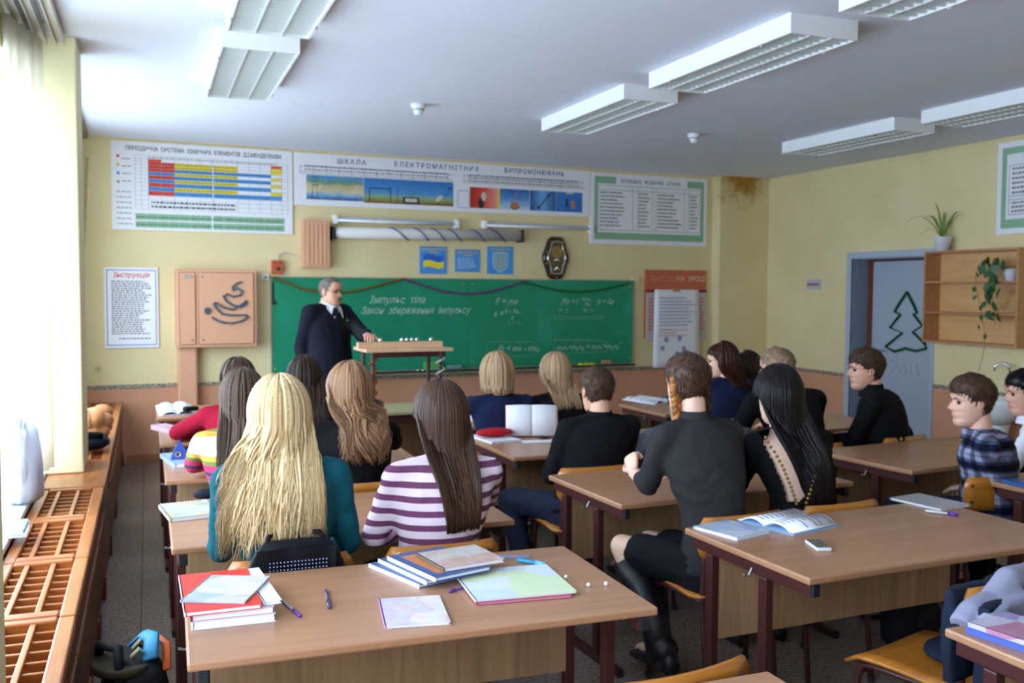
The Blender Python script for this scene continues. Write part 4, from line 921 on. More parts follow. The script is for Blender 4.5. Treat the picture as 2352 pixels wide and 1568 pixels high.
def bez(a, b, c, t): return a*(1-t)**2+b*2*t*(1-t)+c*t*t
def hand(mb, w, d, n, side, curl=.35, size=1.0, spread=.0):
    """palm, four unequal fingers and a thumb leaving the side of the palm; d = finger direction, n = palm side normal"""
    d = Vector(d).normalized(); n = Vector(n); n = (n-d*n.dot(d)).normalized(); s = d.cross(n)*side; w = Vector(w)
    S = size; rings = []
    for t_, hw, th in ((-.012, .024, .017), (.01, .027, .016), (.035, .037, .014), (.065, .041, .013), (.085, .039, .011), (.092, .03, .007)):
        rings.append([w+d*t_*S+s*(hw*math.cos(2*PI*k/12))*S+n*(th*math.sin(2*PI*k/12))*S for k in range(12)])
    mb.loft(rings)
    for j, (off, L) in enumerate(((.030, .066), (.010, .074), (-.010, .069), (-.029, .054))):
        p = w+d*.083*S+s*off*S; dirv = (d+s*off*spread*12).normalized(); pts = [p-dirv*.01]; rs = [.0085*S]; cur = dirv; a = curl*(1+.12*j)
        for q, fr in enumerate((.45, .32, .23)):
            cur = (Matrix.Rotation(a*(1.0, 1.3, .9)[q], 3, s*side) @ cur) if True else cur
            pts.append(pts[-1]+cur*L*fr*S*1.08); rs.append((.0085, .0078, .0065)[q]*S)
        mb.tube(pts+[pts[-1]+cur*.004*S], rs+[.003*S], 8)
    p = w+d*.022*S+s*.026*S; td = (d*.55+s*.8+n*.25).normalized(); p2 = p+td*.034*S; td2 = (d*.85+s*.35+n*(.3+curl*.4)).normalized(); p3 = p2+td2*.03*S; p4 = p3+(td2+n*.2).normalized()*.022*S
    mb.tube([p-td*.008, p, p2, p3, p4, p4+td2*.004], [.011*S, .0125*S, .0108*S, .0095*S, .0075*S, .003*S], 8)
    return mb
def join_meshes(name, parts):
    """parts: list of (mesh or MB, tint function) -> one mesh"""
    V, F, T = [], [], []
    for me, tf in parts:
        if isinstance(me, MB): vs, fs = [Vector(v) for v in me.v], me.f
        else: vs, fs = [v.co.copy() for v in me.vertices], [tuple(p.vertices) for p in me.polygons]
        o = len(V); V += vs; F += [tuple(i+o for i in f) for f in fs]; T += [tf(v) if callable(tf) else tf for v in vs]
    out = bpy.data.meshes.new(name); out.from_pydata([tuple(v) for v in V], [], F); out.validate(); out.update(); shade(out); set_tint(out, T); return out

class Fig: pass
def wrinkle(me, amp, seed=0):
    off = Vector((seed*1.7, seed*.9, seed*.37)); nrm = [v.normal.copy() for v in me.vertices]
    for v, n_ in zip(me.vertices, nrm):
        p = v.co; q = Vector((p.x*7, p.y*7, p.z*17))+off
        h = abs(noise.noise(q+Vector((0, 0, 2.2*noise.noise(p*5+off)))))-.25
        v.co = p+n_*(amp*1.6*h+amp*.35*noise.noise(p*34+off))
    me.update(); return me
def make_person(label, crown, hip, rz=0, head_yaw=None, head_pitch=0, build=1.0, elbows=None, wrists=None, knees=None, ankles=None, skin='E0B496', top='sweater', top_mat=None, bottom_mat=None,
                standing=False, shoe_mat=None, hs=1.0, voxel=.0125, name='person', sleeve=1.0, bare_legs=False, hip_z=None, fingers=None, curl=.35, shoulder_w=.172, neck_len=0, roll=0.0, bottom='trousers', chest=1.0, waist=None):
    """crown, hip: world points; elbows/wrists/knees/ankles: pairs of world points"""
    root = thing(name, label, 'person', (hip[0], hip[1], 0), rz)
    Minv = (Matrix.Translation((hip[0], hip[1], 0)) @ Matrix.Rotation(rz, 4, 'Z')).inverted()
    L = lambda p: Minv @ Vector(p)
    f = Fig(); f.root = root; f.L = L
    cr = L(crown)-Vector((0, 0, 0 if standing else .013)); yaw = (head_yaw if head_yaw is not None else rz)-rz
    f.yaw = yaw
    HM = Matrix.Translation(cr) @ Matrix.Rotation(yaw, 4, 'Z') @ Matrix.Rotation(-head_pitch, 4, 'X') @ Matrix.Rotation(roll, 4, 'Y') @ Matrix.Scale(hs, 4) @ Matrix.Translation((0, 0, -.235))
    f.HM = HM; f.hs = hs
    hz = hip_z if hip_z is not None else (.93 if standing else .53)
    H = Vector((0, 0, hz)); skull = HM @ Vector((0, -.035, .06)); f.skull = skull
    nb = cr+Vector((0, -.03, -.262-neck_len))*1.0
    nb = nb.lerp(Vector((skull.x, skull.y-.02, nb.z)), .6); f.nb = nb
    mid = (H+nb)/2+Vector((0, -.055 if not standing else -.01, .02))
    B = build; waist = waist if waist is not None else (.88 if build < 1.02 else 1.0)
    def torso(g, t0=-.1, t1=1.0):
        rings = []
        tab = [(-.12, .150, .105), (0, .165, .12), (.2, .145, .108), (.4, .142, .105), (.6, .156, .112), (.76, .170, .114), (.87, .168, .104), (.93, .140, .090), (.97, .10, .076), (1.0, .068, .066)]
        for t_, rx, ry in tab:
            if t_ < t0 or t_ > t1: continue
            if t_ < 0: c_ = H+Vector((0, 0, t_*.6))
            else: c_ = bez(H, mid, nb, t_)
            tg = (bez(H, mid, nb, min(1, t_+.05))-bez(H, mid, nb, max(0, t_-.05))).normalized(); fy = Vector((1, 0, 0)).cross(tg)*-1
            fy = tg.cross(Vector((1, 0, 0)))
            rx, ry = rx*B*(chest if t_ > .3 else 1)*(waist if .1 < t_ < .5 else 1)+g, ry*B*(1-(1-waist)*.6 if .1 < t_ < .5 else 1)+g
            rings.append([c_+Vector((1, 0, 0))*rx*math.cos(2*PI*k/20)+fy*ry*math.sin(2*PI*k/20) for k in range(20)])
        return rings
    f.spine = lambda t_: bez(H, mid, nb, t_)
    f.back_tab = sorted([((f.spine(t_)).z, f.spine(t_).y-ry*B) for t_, ry in ((0, .12), (.2, .11), (.4, .107), (.6, .114), (.78, .114), (.88, .102), (.94, .087), (1., .068))])
    sh = [f.spine(.90)+Vector((s*shoulder_w*B, 0, .004)) for s in (-1, 1)]; f.sh = sh
    el = [L(p) for p in elbows] if elbows else [sh[0]+Vector((-.06, .13, -.26)), sh[1]+Vector((.06, .13, -.26))]
    wr = [L(p) for p in wrists] if wrists else [Vector((-.09, el[0].y+.22, max(.775, el[0].z+.03))), Vector((.09, el[1].y+.22, max(.775, el[1].z+.03)))]
    for i in (0, 1):       # keep human limb lengths
        v = el[i]-sh[i]; el[i] = sh[i]+v.normalized()*min(max(v.length, .24*B), .31*B)
        v = wr[i]-el[i]; wr[i] = el[i]+v.normalized()*min(max(v.length, .21*B), .26*B)
    f.el, f.wr = el, wr
    if standing:
        kn = [Vector((s*.10, .02, .49)) for s in (-1, 1)]; an = [Vector((s*.11, -.01, .09)) for s in (-1, 1)]
    else:
        kn = [L(p) for p in knees] if knees else [Vector((s*.11, .42, .50)) for s in (-1, 1)]
        an = [L(p) for p in ankles] if ankles else [Vector((s*.11, .40, .09)) for s in (-1, 1)]
    hp = [H+Vector((s*.085*B, 0, -.01)) for s in (-1, 1)]
    for i in (0, 1):
        v = kn[i]-hp[i]; kn[i] = hp[i]+v.normalized()*min(max(v.length, .38), .46)
        v = an[i]-kn[i]; an[i] = kn[i]+v.normalized()*min(max(v.length, .36), .44)
    f.kn, f.an = kn, an
    # --- skin: one continuous body
    b = MB(); b.loft(torso(-.012))
    b.cone(nb+Vector((0, 0, -.03)), .056*B, skull, .052*hs)
    for i in (0, 1):
        b.cone(sh[i], .044*B, el[i], .036*B); b.cone(el[i], .036*B, wr[i], .025*B); b.cone(hp[i], .075*B, kn[i], .052); b.cone(kn[i], .052, an[i], .036)
        b.cone(an[i], .035, an[i]+Vector((0, .13, -.045)), .026)
    bm_ = remesh(b, voxel+.001, 3)
    hd = MB(); hd.loft([[HM @ p for p in row] for row in HEADG])
    parts = [(bm_, 0), (hd, 0)]
    HI = HM.inverted(); parts[1] = (hd, lambda v: head_tint(HI @ v))
    for s in (-1, 1):
        e = ear_mesh(s); e.v = [HM @ Vector(v) for v in e.v]; parts.append((e, .28))
    for i, s in ((0, -1), (1, 1)):
        h_ = MB(); d_ = (wr[i]-el[i]).normalized()
        if fingers and fingers[i]: d_ = fingers[i][0]; n_ = fingers[i][1]
        else: d_ = Vector((d_.x, d_.y, d_.z*.3)); n_ = (0, 0, -1)
        # n points out of the palm; thumb side is toward the body midline
        hand(h_, wr[i], d_, n_, 1 if i == 0 else -1, curl, .95*B); parts.append((h_, .06))
    link('body', join_meshes('body', parts), skin_mat('skin_'+skin, skin), root)
    for s in (-1, 1):
        link('eye', MB().ball(HM @ Vector((s*.031, .0735, .1225)), .0100*hs, 10, 6), mat('eyeball', '3A2E28', .25), root, True)
        link('eyebrow', MB().tube([HM @ Vector((s*x, .0925-1.6*(x-.012)**2*10*.55, .1395+z)) for x, z in ((.013, -.001), (.025, .003), (.037, .003), (.046, -.002))], [.002, .0034, .003, .0015], 6), mat('brow_hair', '4A382C', .8), root, True)
    # --- clothes
    if top:
        c = MB(); c.loft(torso(.014, -.12 if top != 'blouse' else 0, 1.0))
        for i in (0, 1):
            c.cone(sh[i], .054*B, el[i], .046*B); w2 = el[i].lerp(wr[i], sleeve)
            if sleeve > 0: c.cone(el[i], .046*B, w2-(wr[i]-el[i]).normalized()*.02, .037*B)
            c.cone(f.spine(.95), .062*B, sh[i], .056*B)
        f.top_mesh = wrinkle(remesh(c, voxel, 5), .0055, len(label)); f.top = link(top, f.top_mesh, top_mat, root)
    if bottom_mat:
        c = MB(); c.loft([[H+Vector((.172*B*math.cos(2*PI*k/16), .128*B*math.sin(2*PI*k/16), z)) for k in range(16)] for z in (-.085, -.04, .03, .06)])
        for i in (0, 1):
            if bottom == 'skirt': c.cone(hp[i], .092*B, hp[i].lerp(kn[i], .72), .085*B); c.cone(hp[i].lerp(kn[i], .3)*.5+hp[1-i].lerp(kn[1-i], .3)*.5, .09, hp[i].lerp(kn[i], .65), .08)
            else: c.cone(hp[i], .088*B, kn[i], .068); c.cone(kn[i], .068, an[i]+Vector((0, 0, -.02)), .056)
        link(bottom, wrinkle(remesh(c, voxel+.002, 4), .006, len(label)+3), bottom_mat, root)
    sm = shoe_mat or mat('black_leather', '17161A', .4)
    for i in (0, 1):
        a = an[i]; toe = a+Vector((0, .15, 0)); rings = []
        for t_, w_, h_ in ((-.07, .026, .06), (-.05, .036, .085), (.0, .038, .09), (.05, .040, .065), (.11, .044, .05), (.16, .036, .036), (.185, .018, .022)):
            rings.append([Vector((a.x+w_*math.cos(2*PI*k/12), a.y+t_, a.z-.09+h_*(.5+.5*math.sin(2*PI*k/12)))) for k in range(12)])
        link('shoe', MB().loft(rings), sm, root, True)
    return f

# ---------------- hair
def short_hair(f, m, line=.168, back=.055, thick=.013, fringe=0.0, name='hair', seed=1, top_boost=.006, tuft=.004):
    rnd = random.Random(seed); G = HEADG; n = len(G[0]); keep = []; V = []; T = []
    def mask(p):
        a = math.atan2(abs(p.x), p.y)       # 0 front .. pi back
        hl = interp([(0, line-fringe), (.5, line-fringe*.7), (.85, line-.012), (1.15, .135), (1.45, .105), (1.62, .10), (1.8, .09), (2.3, back+.01), (PI, back)], a)
        return (p.z-hl)
    for row in G:
        for p in row:
            mk = mask(p); c = Vector((0, -.005, .12)); nrm = (p-c).normalized()
            th = thick*min(1, max(0, mk)/.04)*(.35+.65*min(1, max(0, (p.z-.115)/.05)))+top_boost*max(0, (p.z-.17)/.065)
            th += tuft*noise.noise(p*70)*min(1, max(0, mk)/.02)
            q = p+nrm*(th+.0012); V.append(f.HM @ q); T.append(.5+.9*noise.noise(Vector((p.x*140, p.y*140, p.z*40+seed)))); keep.append(mk > -.002)
    F = [(i*n+k, i*n+(k+1) % n, (i+1)*n+(k+1) % n, (i+1)*n+k) for i in range(len(G)-1) for k in range(n)]
    F = [q for q in F if all(keep[j] for j in q)]
    # short tufts
    mb = MB(); mb.v = [tuple(v) for v in V]; mb.f = F; nV = len(V); TT = list(T)
    pool = [j for j in range(nV) if keep[j]]
    cw = f.HM @ Vector((0, -.005, .12))
    for _ in range(420):
        j = rnd.choice(pool); p = Vector(V[j]); nr = (p-cw).normalized(); dn = (Vector((0, 0, -1))-nr*nr.dot(Vector((0, 0, -1)))); dn = dn.normalized() if dn.length > .1 else (f.HM.to_3x3() @ Vector((0, 1, 0)))
        sd = nr.cross(dn)*.003; Lh = rnd.uniform(.012, .024); k0 = len(mb.v)
        dn = (dn+sd*rnd.uniform(-80, 80)).normalized()
        mb.add([p-sd, p+sd, p+dn*Lh*.6+nr*.003+sd*.7, p+dn*Lh*.6+nr*.003-sd*.7, p+dn*Lh-nr*.001], [(0, 1, 2, 3), (3, 2, 4)]); TT += [rnd.random()]*5
    me = mb.mesh('hair'); 
    if len(me.vertices) == len(TT): set_tint(me, TT)
    return link(name, me, m, f.root, True)
def long_hair(f, m, tip_z, spread=.13, wave=0.0, vol=.012, seed=1, n=420, cx=0.0, front=1.95, curl_r=0.0, taper=.6, ragged=.06, part=0.0, fwd=0.0, name='hair', lock=.012, keepx=1.0, tip_x=None, backoff=.012):
    """locks run from the parting over the skull and fall to tip_z behind the shoulders; drawn as closed tapered locks over a closed under-layer"""
    rnd = random.Random(seed); R = Matrix.Rotation(f.yaw, 4, 'Z'); hs = f.hs
    hc = f.HM @ Vector((0, -.004, .128)); A = (.083*hs+vol*.8, .104*hs+vol, .113*hs+vol)
    def back_y(z): return interp(f.back_tab, z)-backoff
    def shell(phi, th, off=0.0):
        v = Vector(((A[0]+off)*math.sin(th)*math.sin(phi), -(A[1]+off)*math.sin(th)*math.cos(phi), (A[2]+off)*math.cos(th)))
        return hc+R.to_3x3() @ v
    shz = f.nb.z-.02
    bvh = BVHTree.FromPolygons([v.co for v in f.top.data.vertices], [tuple(q.vertices) for q in f.top.data.polygons])
    body = next(c for c in f.root.children if c.name.startswith('body')); bv2 = BVHTree.FromPolygons([v.co for v in body.data.vertices], [tuple(q.vertices) for q in body.data.polygons])
    def path(phi, th0, tip, off, ph, amp, K=9, J=11):
        pts = []
        thE = 1.72
        for k in range(K): pts.append(shell(phi, th0+(thE-th0)*k/(K-1), off))
        e = pts[-1]; d0 = (pts[-1]-pts[-2]).normalized(); z0 = e.z
        rel = R.to_3x3() @ Vector((math.sin(phi), -math.cos(phi), 0))
        x_t = (cx+(e.x-cx)*keepx*spread/.095) if tip_x is None else tip_x+(e.x-f.skull.x)*keepx*spread/.095
        for j in range(1, J+1):
            s = j/J; z = z0+(tip-z0)*s
            ease = s*s*(3-2*s)
            x = e.x+(x_t-e.x)*ease
            y = e.y+fwd*s
            x += amp*math.sin(ph+s*7.0)*(.2+s); y -= abs(amp)*.5*(1+math.cos(ph*1.7+s*7.0))*(.2+s)*.6
            pts.append(Vector((x, y, z)))
        for j in range(K, len(pts)):       # the fall lies on the cloth behind the shoulders
            q = pts[j]; lim = q.y
            for tree in (bvh, bv2):
                hit = tree.ray_cast(Vector((q.x, q.y-1.5, q.z)), Vector((0, 1, 0)), 3)[0]
                if hit is not None: lim = min(lim, hit.y-.010-off)
            pts[j] = Vector((q.x, lim, q.z))
        for j in range(len(pts)-1, K-3, -1):
            dz = pts[j-1].z-pts[j].z; pts[j-1].y = min(pts[j-1].y, pts[j].y+.55*dz+.004)
        return pts
    mb = MB(); T = []
    # under-layer: a closed sheet swept from the same paths
    cols = []; NP = 30
    for k in range(NP+1):
        phi = -front+2*front*k/NP; cols.append(path(phi, .10, tip_z+ragged*1.2+.02, -.006, 0, 0))
    mb.loft([[c for c in col] for col in cols], caps=False, closed=False); T += [.18]*(len(cols)*len(cols[0]))
    inner = [[p+(Vector((hc.x, hc.y+.0, p.z))-p)*.12 for p in col] for col in cols]
    mb.loft(inner, caps=False, closed=False); T += [.1]*(len(cols)*len(cols[0]))
    for i in range(n):
        phi = rnd.uniform(-front, front); th0 = rnd.choice((rnd.uniform(.05, .3), rnd.uniform(.05, .9), rnd.uniform(.3, 1.4)))
        off = rnd.uniform(-.003, .006)+(.006*rnd.random() if wave else 0); tip = tip_z+ragged*rnd.uniform(-.6, 1.3)+(.10*rnd.random() if rnd.random() < .18 else 0)
        ph = rnd.uniform(0, 6.28); amp = wave*rnd.uniform(.4, 1.2) if wave else rnd.uniform(0, .004)
        pts = path(phi, th0, tip, off, ph if wave < .02 else ph*.25+phi*2, amp)
        w = lock*rnd.uniform(.6, 1.25); K = len(pts); rs = [w*min(1, (k+1)/3)*(1 if k < K*taper else max(.08, 1-(k-K*taper)/(K-K*taper))) for k in range(K)]
        nv = len(mb.v); mb.tube(pts, rs, 4, flat=.4, up=(hc-pts[2]).normalized() if len(pts) > 2 else None); T += [.15+.7*rnd.random()]*(len(mb.v)-nv)
    me = mb.mesh('hair')
    if len(me.vertices) == len(T): set_tint(me, T)
    return link(name, me, m, f.root, True)
def cap_cover(f, m, seed=3):       # smooth crown under long locks so no scalp shows
    return short_hair(f, m, .172, .05, .010, 0, 'scalp_hair', seed, .004, .001)
def collar(f, m, r=.062, h=.05, name='collar', lean=.012, thick=.008):
    p0 = f.nb+Vector((0, 0, -.012)); ax = (f.skull-f.nb).normalized(); rings = []
    for t_, rr in ((-.005, r+.012), (h*.5, r+.004), (h, r), (h, r-thick), (h*.4, r-thick), (-.005, r)):
        c = p0+ax*t_; rings.append([c+Vector((rr*math.cos(2*PI*k/24), rr*1.05*math.sin(2*PI*k/24)+.004, 0)) for k in range(24)])
    return link(name, MB().loft(rings, caps=False), m, f.root, True)

def fabric(name, col, rough=.9, bump=.25, bscale=25, var=.12): return mat(name, col, rough, spec=.15, bump=bump, bscale=bscale, var=var, vscale=9)
def stripe_mat(name, stops, freq, axis=2, tilt=(0, 0, 0)):
    m, nt, b = node_mat(name); tc = N(nt, 'ShaderNodeTexCoord'); mp = N(nt, 'ShaderNodeMapping'); mp.inputs['Rotation'].default_value = tilt
    nt.links.new(tc.outputs['Object'], mp.inputs[0]); sp = N(nt, 'ShaderNodeSeparateXYZ'); nt.links.new(mp.outputs[0], sp.inputs[0])
    mu = N(nt, 'ShaderNodeMath', operation='MULTIPLY'); mu.inputs[1].default_value = freq; nt.links.new(sp.outputs[axis], mu.inputs[0])
    fr = N(nt, 'ShaderNodeMath', operation='FRACT'); nt.links.new(mu.outputs[0], fr.inputs[0]); r = ramp(nt, fr.outputs[0], stops, 'CONSTANT')
    nt.links.new(r.outputs[0], b.inputs['Base Color']); b.inputs['Roughness'].default_value = .9; b.inputs['Specular IOR Level'].default_value = .15; return m
black = fabric('black_knit', '131316'); dkgrey = fabric('charcoal_suiting', '302F30', bscale=12); jeans = fabric('dark_denim', '23283A'); navy = fabric('navy_wool', '1B2240'); trous = fabric('black_trousers', '17181C')
h_blonde = hair_mat('blonde_hair', 'A8844F', 'F0D8AA'); h_brown = hair_mat('brown_hair', '2C1D16', '54392A', .4); h_dk = hair_mat('dark_brown_hair', '1A0F0B', '3A251C', .4); h_light = hair_mat('light_brown_hair', '6A4A32', 'AE8664', .4)
h_ash = hair_mat('ash_brown_hair', '32251D', '624D3F', .42); h_black = hair_mat('black_hair', '090708', '1C1617', .35); h_aub = hair_mat('auburn_hair', '1E0E0A', '4A2418', .4); h_fair = hair_mat('fair_hair', '8A6A4C', 'C0A07C', .42); h_cop = hair_mat('copper_braid_hair', '6A3F1E', 'B07438', .4)
h_sand = hair_mat('sandy_short_hair', '6E5644', 'A48A70', .6); h_short = hair_mat('short_brown_hair', '2C1E16', '5A4230', .55); h_grey = hair_mat('cropped_grey_hair', '5A5048', '8A8078', .6)
G_LONG = 'seated pupils'
ch_l = 'plywood school chair of '
def eb(*uvY): return tuple(atY(*p) for p in uvY)

# --- teacher
cr = Vector((1.452, 8.10, 1.722)); navysuit = fabric('dark_navy_suit', '1B1D29', bscale=9)
rzT = math.radians(214)
f = make_person('teacher in a dark suit and white collar holding a ball at the tall table', cr, (1.47, 8.16), rzT, math.radians(222), .04, 1.12, chest=1.1,
    elbows=[atY(838, 775, 7.95), Vector((1.21, 8.22, 1.10))], wrists=[Vector((1.66, 7.60, 1.262)), Vector((1.24, 8.12, .86))], standing=True, skin='D9A184', top='pullover', top_mat=fabric('charcoal_pullover', '2A2C28'),
    bottom_mat=navysuit, fingers=[((.55, -.1, -.35) if False else None), None], voxel=.011, hs=1.04, neck_len=-.01)
# suit jacket: the same cut a little larger, open down the front
j = MB()
def jr(g):
    rings = []
    for t_, rx, ry in ((-.30, .185, .14), (-.15, .185, .14), (0, .185, .14), (.2, .172, .132), (.4, .17, .13), (.6, .182, .132), (.78, .194, .130), (.88, .185, .116), (.95, .13, .09)):
        c_ = f.spine(t_) if t_ >= 0 else f.spine(0)+Vector((0, 0, t_*.75)); rings.append([c_+Vector(((rx*1.1+g)*math.cos(2*PI*k/20), (ry*1.12+g)*math.sin(2*PI*k/20), 0)) for k in range(20)])
    return rings
j.loft(jr(.012))
for i in (0, 1):
    j.cone(f.sh[i], .078, f.el[i], .064); j.cone(f.el[i], .064, f.wr[i]-(f.wr[i]-f.el[i]).normalized()*.03, .05); j.cone(f.spine(.92), .08, f.sh[i], .082)
jm = wrinkle(remesh(j, .011, 5), .005, 3)
bm = bmesh.new(); bm.from_mesh(jm); zt = f.nb.z; dele = []
for fc in bm.faces:
    c = fc.calc_center_median(); h_ = (zt-c.z); sp = f.spine(max(0, min(1, (c.z-.93)/(zt-.93))))
    if c.y > sp.y+.05 and abs(c.x) < max(.018, .082-.075*h_/.62 if h_ < .62 else .02) and abs(c.x) < .17: dele.append(fc)
bmesh.ops.delete(bm, geom=dele, context='FACES'); bm.to_mesh(jm); bm.free(); shade(jm)
o = link('jacket', jm, navysuit, f.root); s = o.modifiers.new('s', 'SOLIDIFY'); s.thickness = .006
for sx_ in (-1, 1):
    l = MB(); P = []
    for k in range(8):
        u = k/7; z = f.nb.z+.0-.50*u; P.append(Vector((sx_*(.080-.058*u), f.spine(max(0, (z-.93)/(zt-.93))).y+.155+.0*u, z)))
    wd = [.02, .05, .065, .06, .05, .035, .02, .006]
    l.loft([[p+Vector((0, 0, 0)) for p in P], [p+Vector((sx_*w, -.028, .004)) for p, w in zip(P, wd)]], False, False)
    o = link('lapel', l, navysuit, f.root); s = o.modifiers.new('s', 'SOLIDIFY'); s.thickness = .006
M_shirt = fabric('white_shirt_cotton', 'EDEEF4', .7, .08)
collar(f, M_shirt, .066, .055, 'shirt_collar')
for sx_ in (-1, 1):
    p = f.nb+Vector((0, .06, .0)); o = link('collar_point', MB().add([p+Vector((sx_*.07, .0, .045)), p+Vector((sx_*.008, .075, -.005)), p+Vector((sx_*.05, .085, -.085)), p+Vector((sx_*.085, .03, -.01))], [(0, 1, 2, 3)]), M_shirt, f.root); s = o.modifiers.new('s', 'SOLIDIFY'); s.thickness = .004
o = link('shirt_front', MB().add([f.nb+Vector((-.055, .092, .02)), f.nb+Vector((.055, .092, .02)), f.nb+Vector((0, .135, -.10))], [(0, 1, 2)]), M_shirt, f.root); s = o.modifiers.new('s', 'SOLIDIFY'); s.thickness = .004
short_hair(f, h_grey, .205, .05, .004, 0, 'hair', 5, .001, .001)
link('moustache', MB().loft([[f.HM @ Vector((x, .097-.25*x*x*8, .070-.006*abs(x)/.02+.005*math.sin(2*PI*k/6))) + Vector((0, .003*math.cos(2*PI*k/6), 0)) for k in range(6)] for x in (-.026, -.015, 0, .015, .026)]), hair_mat('moustache_hair', '3A302A', '5A4C44'), f.root)
link('lapel_badge', MB().ball(f.nb+Vector((-.115, .125, -.11)), .009, 8, 5), mat('brass'), f.root)
hb = f.root.matrix_world if False else None
hw = Matrix.Translation((1.47, 8.16, 0)) @ Matrix.Rotation(rzT, 4, 'Z') @ f.wr[0]
o = link('steel_ball', MB().ball((0, 0, .0185), .0185, 14, 9), mat('bright_chrome'), smooth=True, loc=Vector((hw.x+.06, 7.472, 1.2035))); tag(o, 'steel ball held under the fingers of the teacher', 'ball', 'steel balls on the track')

# --- window row
def girl(**k): return make_person(**k)
p = atY(640, 868, 3.27)
chair(.42, 3.30, 0, ch_l+'the blonde girl in teal, with the black bag on its back')
f = girl(label='girl with long blonde hair in a teal jumper at the second desk', crown=p, hip=(.42, 3.25), elbows=eb((508, 1255, 3.24), (800, 1245, 3.24)), wrists=eb((560, 1200, 3.48), (740, 1190, 3.48)), top_mat=fabric('teal_knit', '12505C', bscale=60), bottom_mat=trous, head_pitch=.1, build=1.0, hs=.98, shoulder_w=.175)
cap_cover(f, h_blonde); long_hair(f, h_blonde, .83, .150, .014, .016, 11, 1500, lock=.0062, ragged=.14, taper=.5, tip_x=f.skull.x-.045)
p = atY(1010, 877, 3.27)
chair(.93, 3.30, 0, ch_l+'the girl in the striped jumper')
stp = [(0, 'E0CCD6'), (.55, '6E3F5E')]
f = girl(label='girl with long straight dark hair in a pink and purple striped jumper', crown=p, hip=(.93, 3.25), elbows=eb((862, 1225, 3.28), (1118, 1130, 3.36)), wrists=eb((905, 1225, 3.5), (1080, 1120, 3.56)), top_mat=stripe_mat('striped_jumper', stp, 20.5), bottom_mat=trous, head_pitch=.12, hs=.98, shoulder_w=.165)
cap_cover(f, h_dk); long_hair(f, h_brown, .82, .062, .0, .014, 12, 1300, lock=.0065, ragged=.035, tip_x=f.skull.x+.03, taper=.8)
p = atY(560, 850, 4.5)
chair(.40, 4.40, 0, ch_l+'the girl in the folk patterned jumper')
fs = [(0, 'C9CBD0'), (.10, 'C8A24A'), (.18, '6A7A3A'), (.26, 'C03A62'), (.38, '4A3A4E'), (.45, 'C03A62'), (.58, '6A7A3A'), (.66, 'C8A24A'), (.76, 'C9CBD0')]
f = girl(label='girl with ash brown hair in a grey jumper with colourful bands', crown=p, hip=(.40, 4.42), elbows=eb((445, 1065, 4.62), (640, 1060, 4.55)), wrists=eb((505, 1055, 4.80), (600, 1050, 4.8)), top_mat=stripe_mat('banded_jumper', fs, 4.2), bottom_mat=jeans, head_pitch=.18, hs=.97, head_yaw=math.radians(-20))
cap_cover(f, h_ash); long_hair(f, h_ash, .82, .10, .004, .014, 13, 700, lock=.0085, ragged=.06, tip_x=f.skull.x-.02)
p = atY(800, 838, 4.5)
chair(.90, 4.40, 0, ch_l+'the wavy haired girl in black')
bk2 = stripe_mat('black_patterned_knit', [(0, '121215'), (.93, 'A8A8AC'), (.96, '121215')], 2.0)
f = girl(label='girl with wavy light brown hair in a black jumper', crown=p, hip=(.91, 4.40), elbows=eb((720, 1010, 4.6), (905, 1015, 4.66)), wrists=eb((760, 1000, 4.82), (860, 1000, 4.85)), top_mat=black, bottom_mat=trous, head_pitch=.2, hs=.99)
cap_cover(f, h_light); long_hair(f, h_light, .88, .085, .034, .020, 14, 700, ragged=.09, lock=.009, tip_x=f.skull.x+.05)
p = atY(545, 825, 5.65)
chair(.46, 5.535, 0, ch_l+'the girl in the red jumper')
f = girl(label='girl with brown hair in a raspberry red jumper at the window', crown=p, hip=(.46, 5.48), elbows=eb((405, 995, 5.78), (600, 980, 5.7)), wrists=eb((470, 985, 5.98), (560, 975, 5.98)), top_mat=fabric('raspberry_knit', 'A81C38', bscale=40), bottom_mat=jeans, head_pitch=.15, hs=.98)
cap_cover(f, h_brown); long_hair(f, h_light if False else h_brown, .86, .085, .004, .014, 15, 600, lock=.009, ragged=.05)
p = atY(697, 820, 5.7)
chair(.93, 5.535, 0, ch_l+'the dark haired girl hidden behind the blonde')
f = girl(label='girl with dark curly hair between the blonde girl and the teacher', crown=p, hip=(.91, 5.52), top_mat=fabric('plum_knit', '2C1E28'), bottom_mat=trous, head_pitch=.15, hs=.97)
cap_cover(f, h_dk); long_hair(f, h_dk, .86, .10, .014, .014, 16, 600, lock=.009, ragged=.06)

# --- middle row
p = atY(1138, 812, 5.6)
chair(2.03, 5.60, 0, ch_l+'the girl in the navy jacket')
f = girl(label='girl with a fair bob in a navy jacket bent over her desk', crown=p, hip=(2.04, 5.55), elbows=eb((1082, 925, 5.72), (1208, 920, 5.72)), wrists=eb((1105, 945, 5.94), (1180, 940, 5.94)), top='jacket', top_mat=navy, bottom_mat=trous, head_pitch=.22, hs=.99, build=1.0, shoulder_w=.18)
collar(f, navy, .066, .04); cap_cover(f, h_fair); long_hair(f, h_fair, 1.0, .088, .002, .016, 17, 560, lock=.009, ragged=.02, taper=.85)
p = atY(1272, 812, 5.65)
chair(2.52, 5.605, 0, ch_l+'the girl with streaked hair in black')
f = girl(label='girl with streaked fair hair in black beside the navy jacket', crown=p, hip=(2.52, 5.56), top_mat=black, bottom_mat=trous, head_pitch=.15, hs=.97, head_yaw=.1)
cap_cover(f, h_fair); long_hair(f, h_fair, .93, .085, .008, .014, 18, 560, lock=.009, ragged=.09, tip_x=f.skull.x+.02)
p = atY(1370, 840, 4.45)
chair(2.04, 4.41, 0, ch_l+'the boy in black at the desk with the propped textbook')
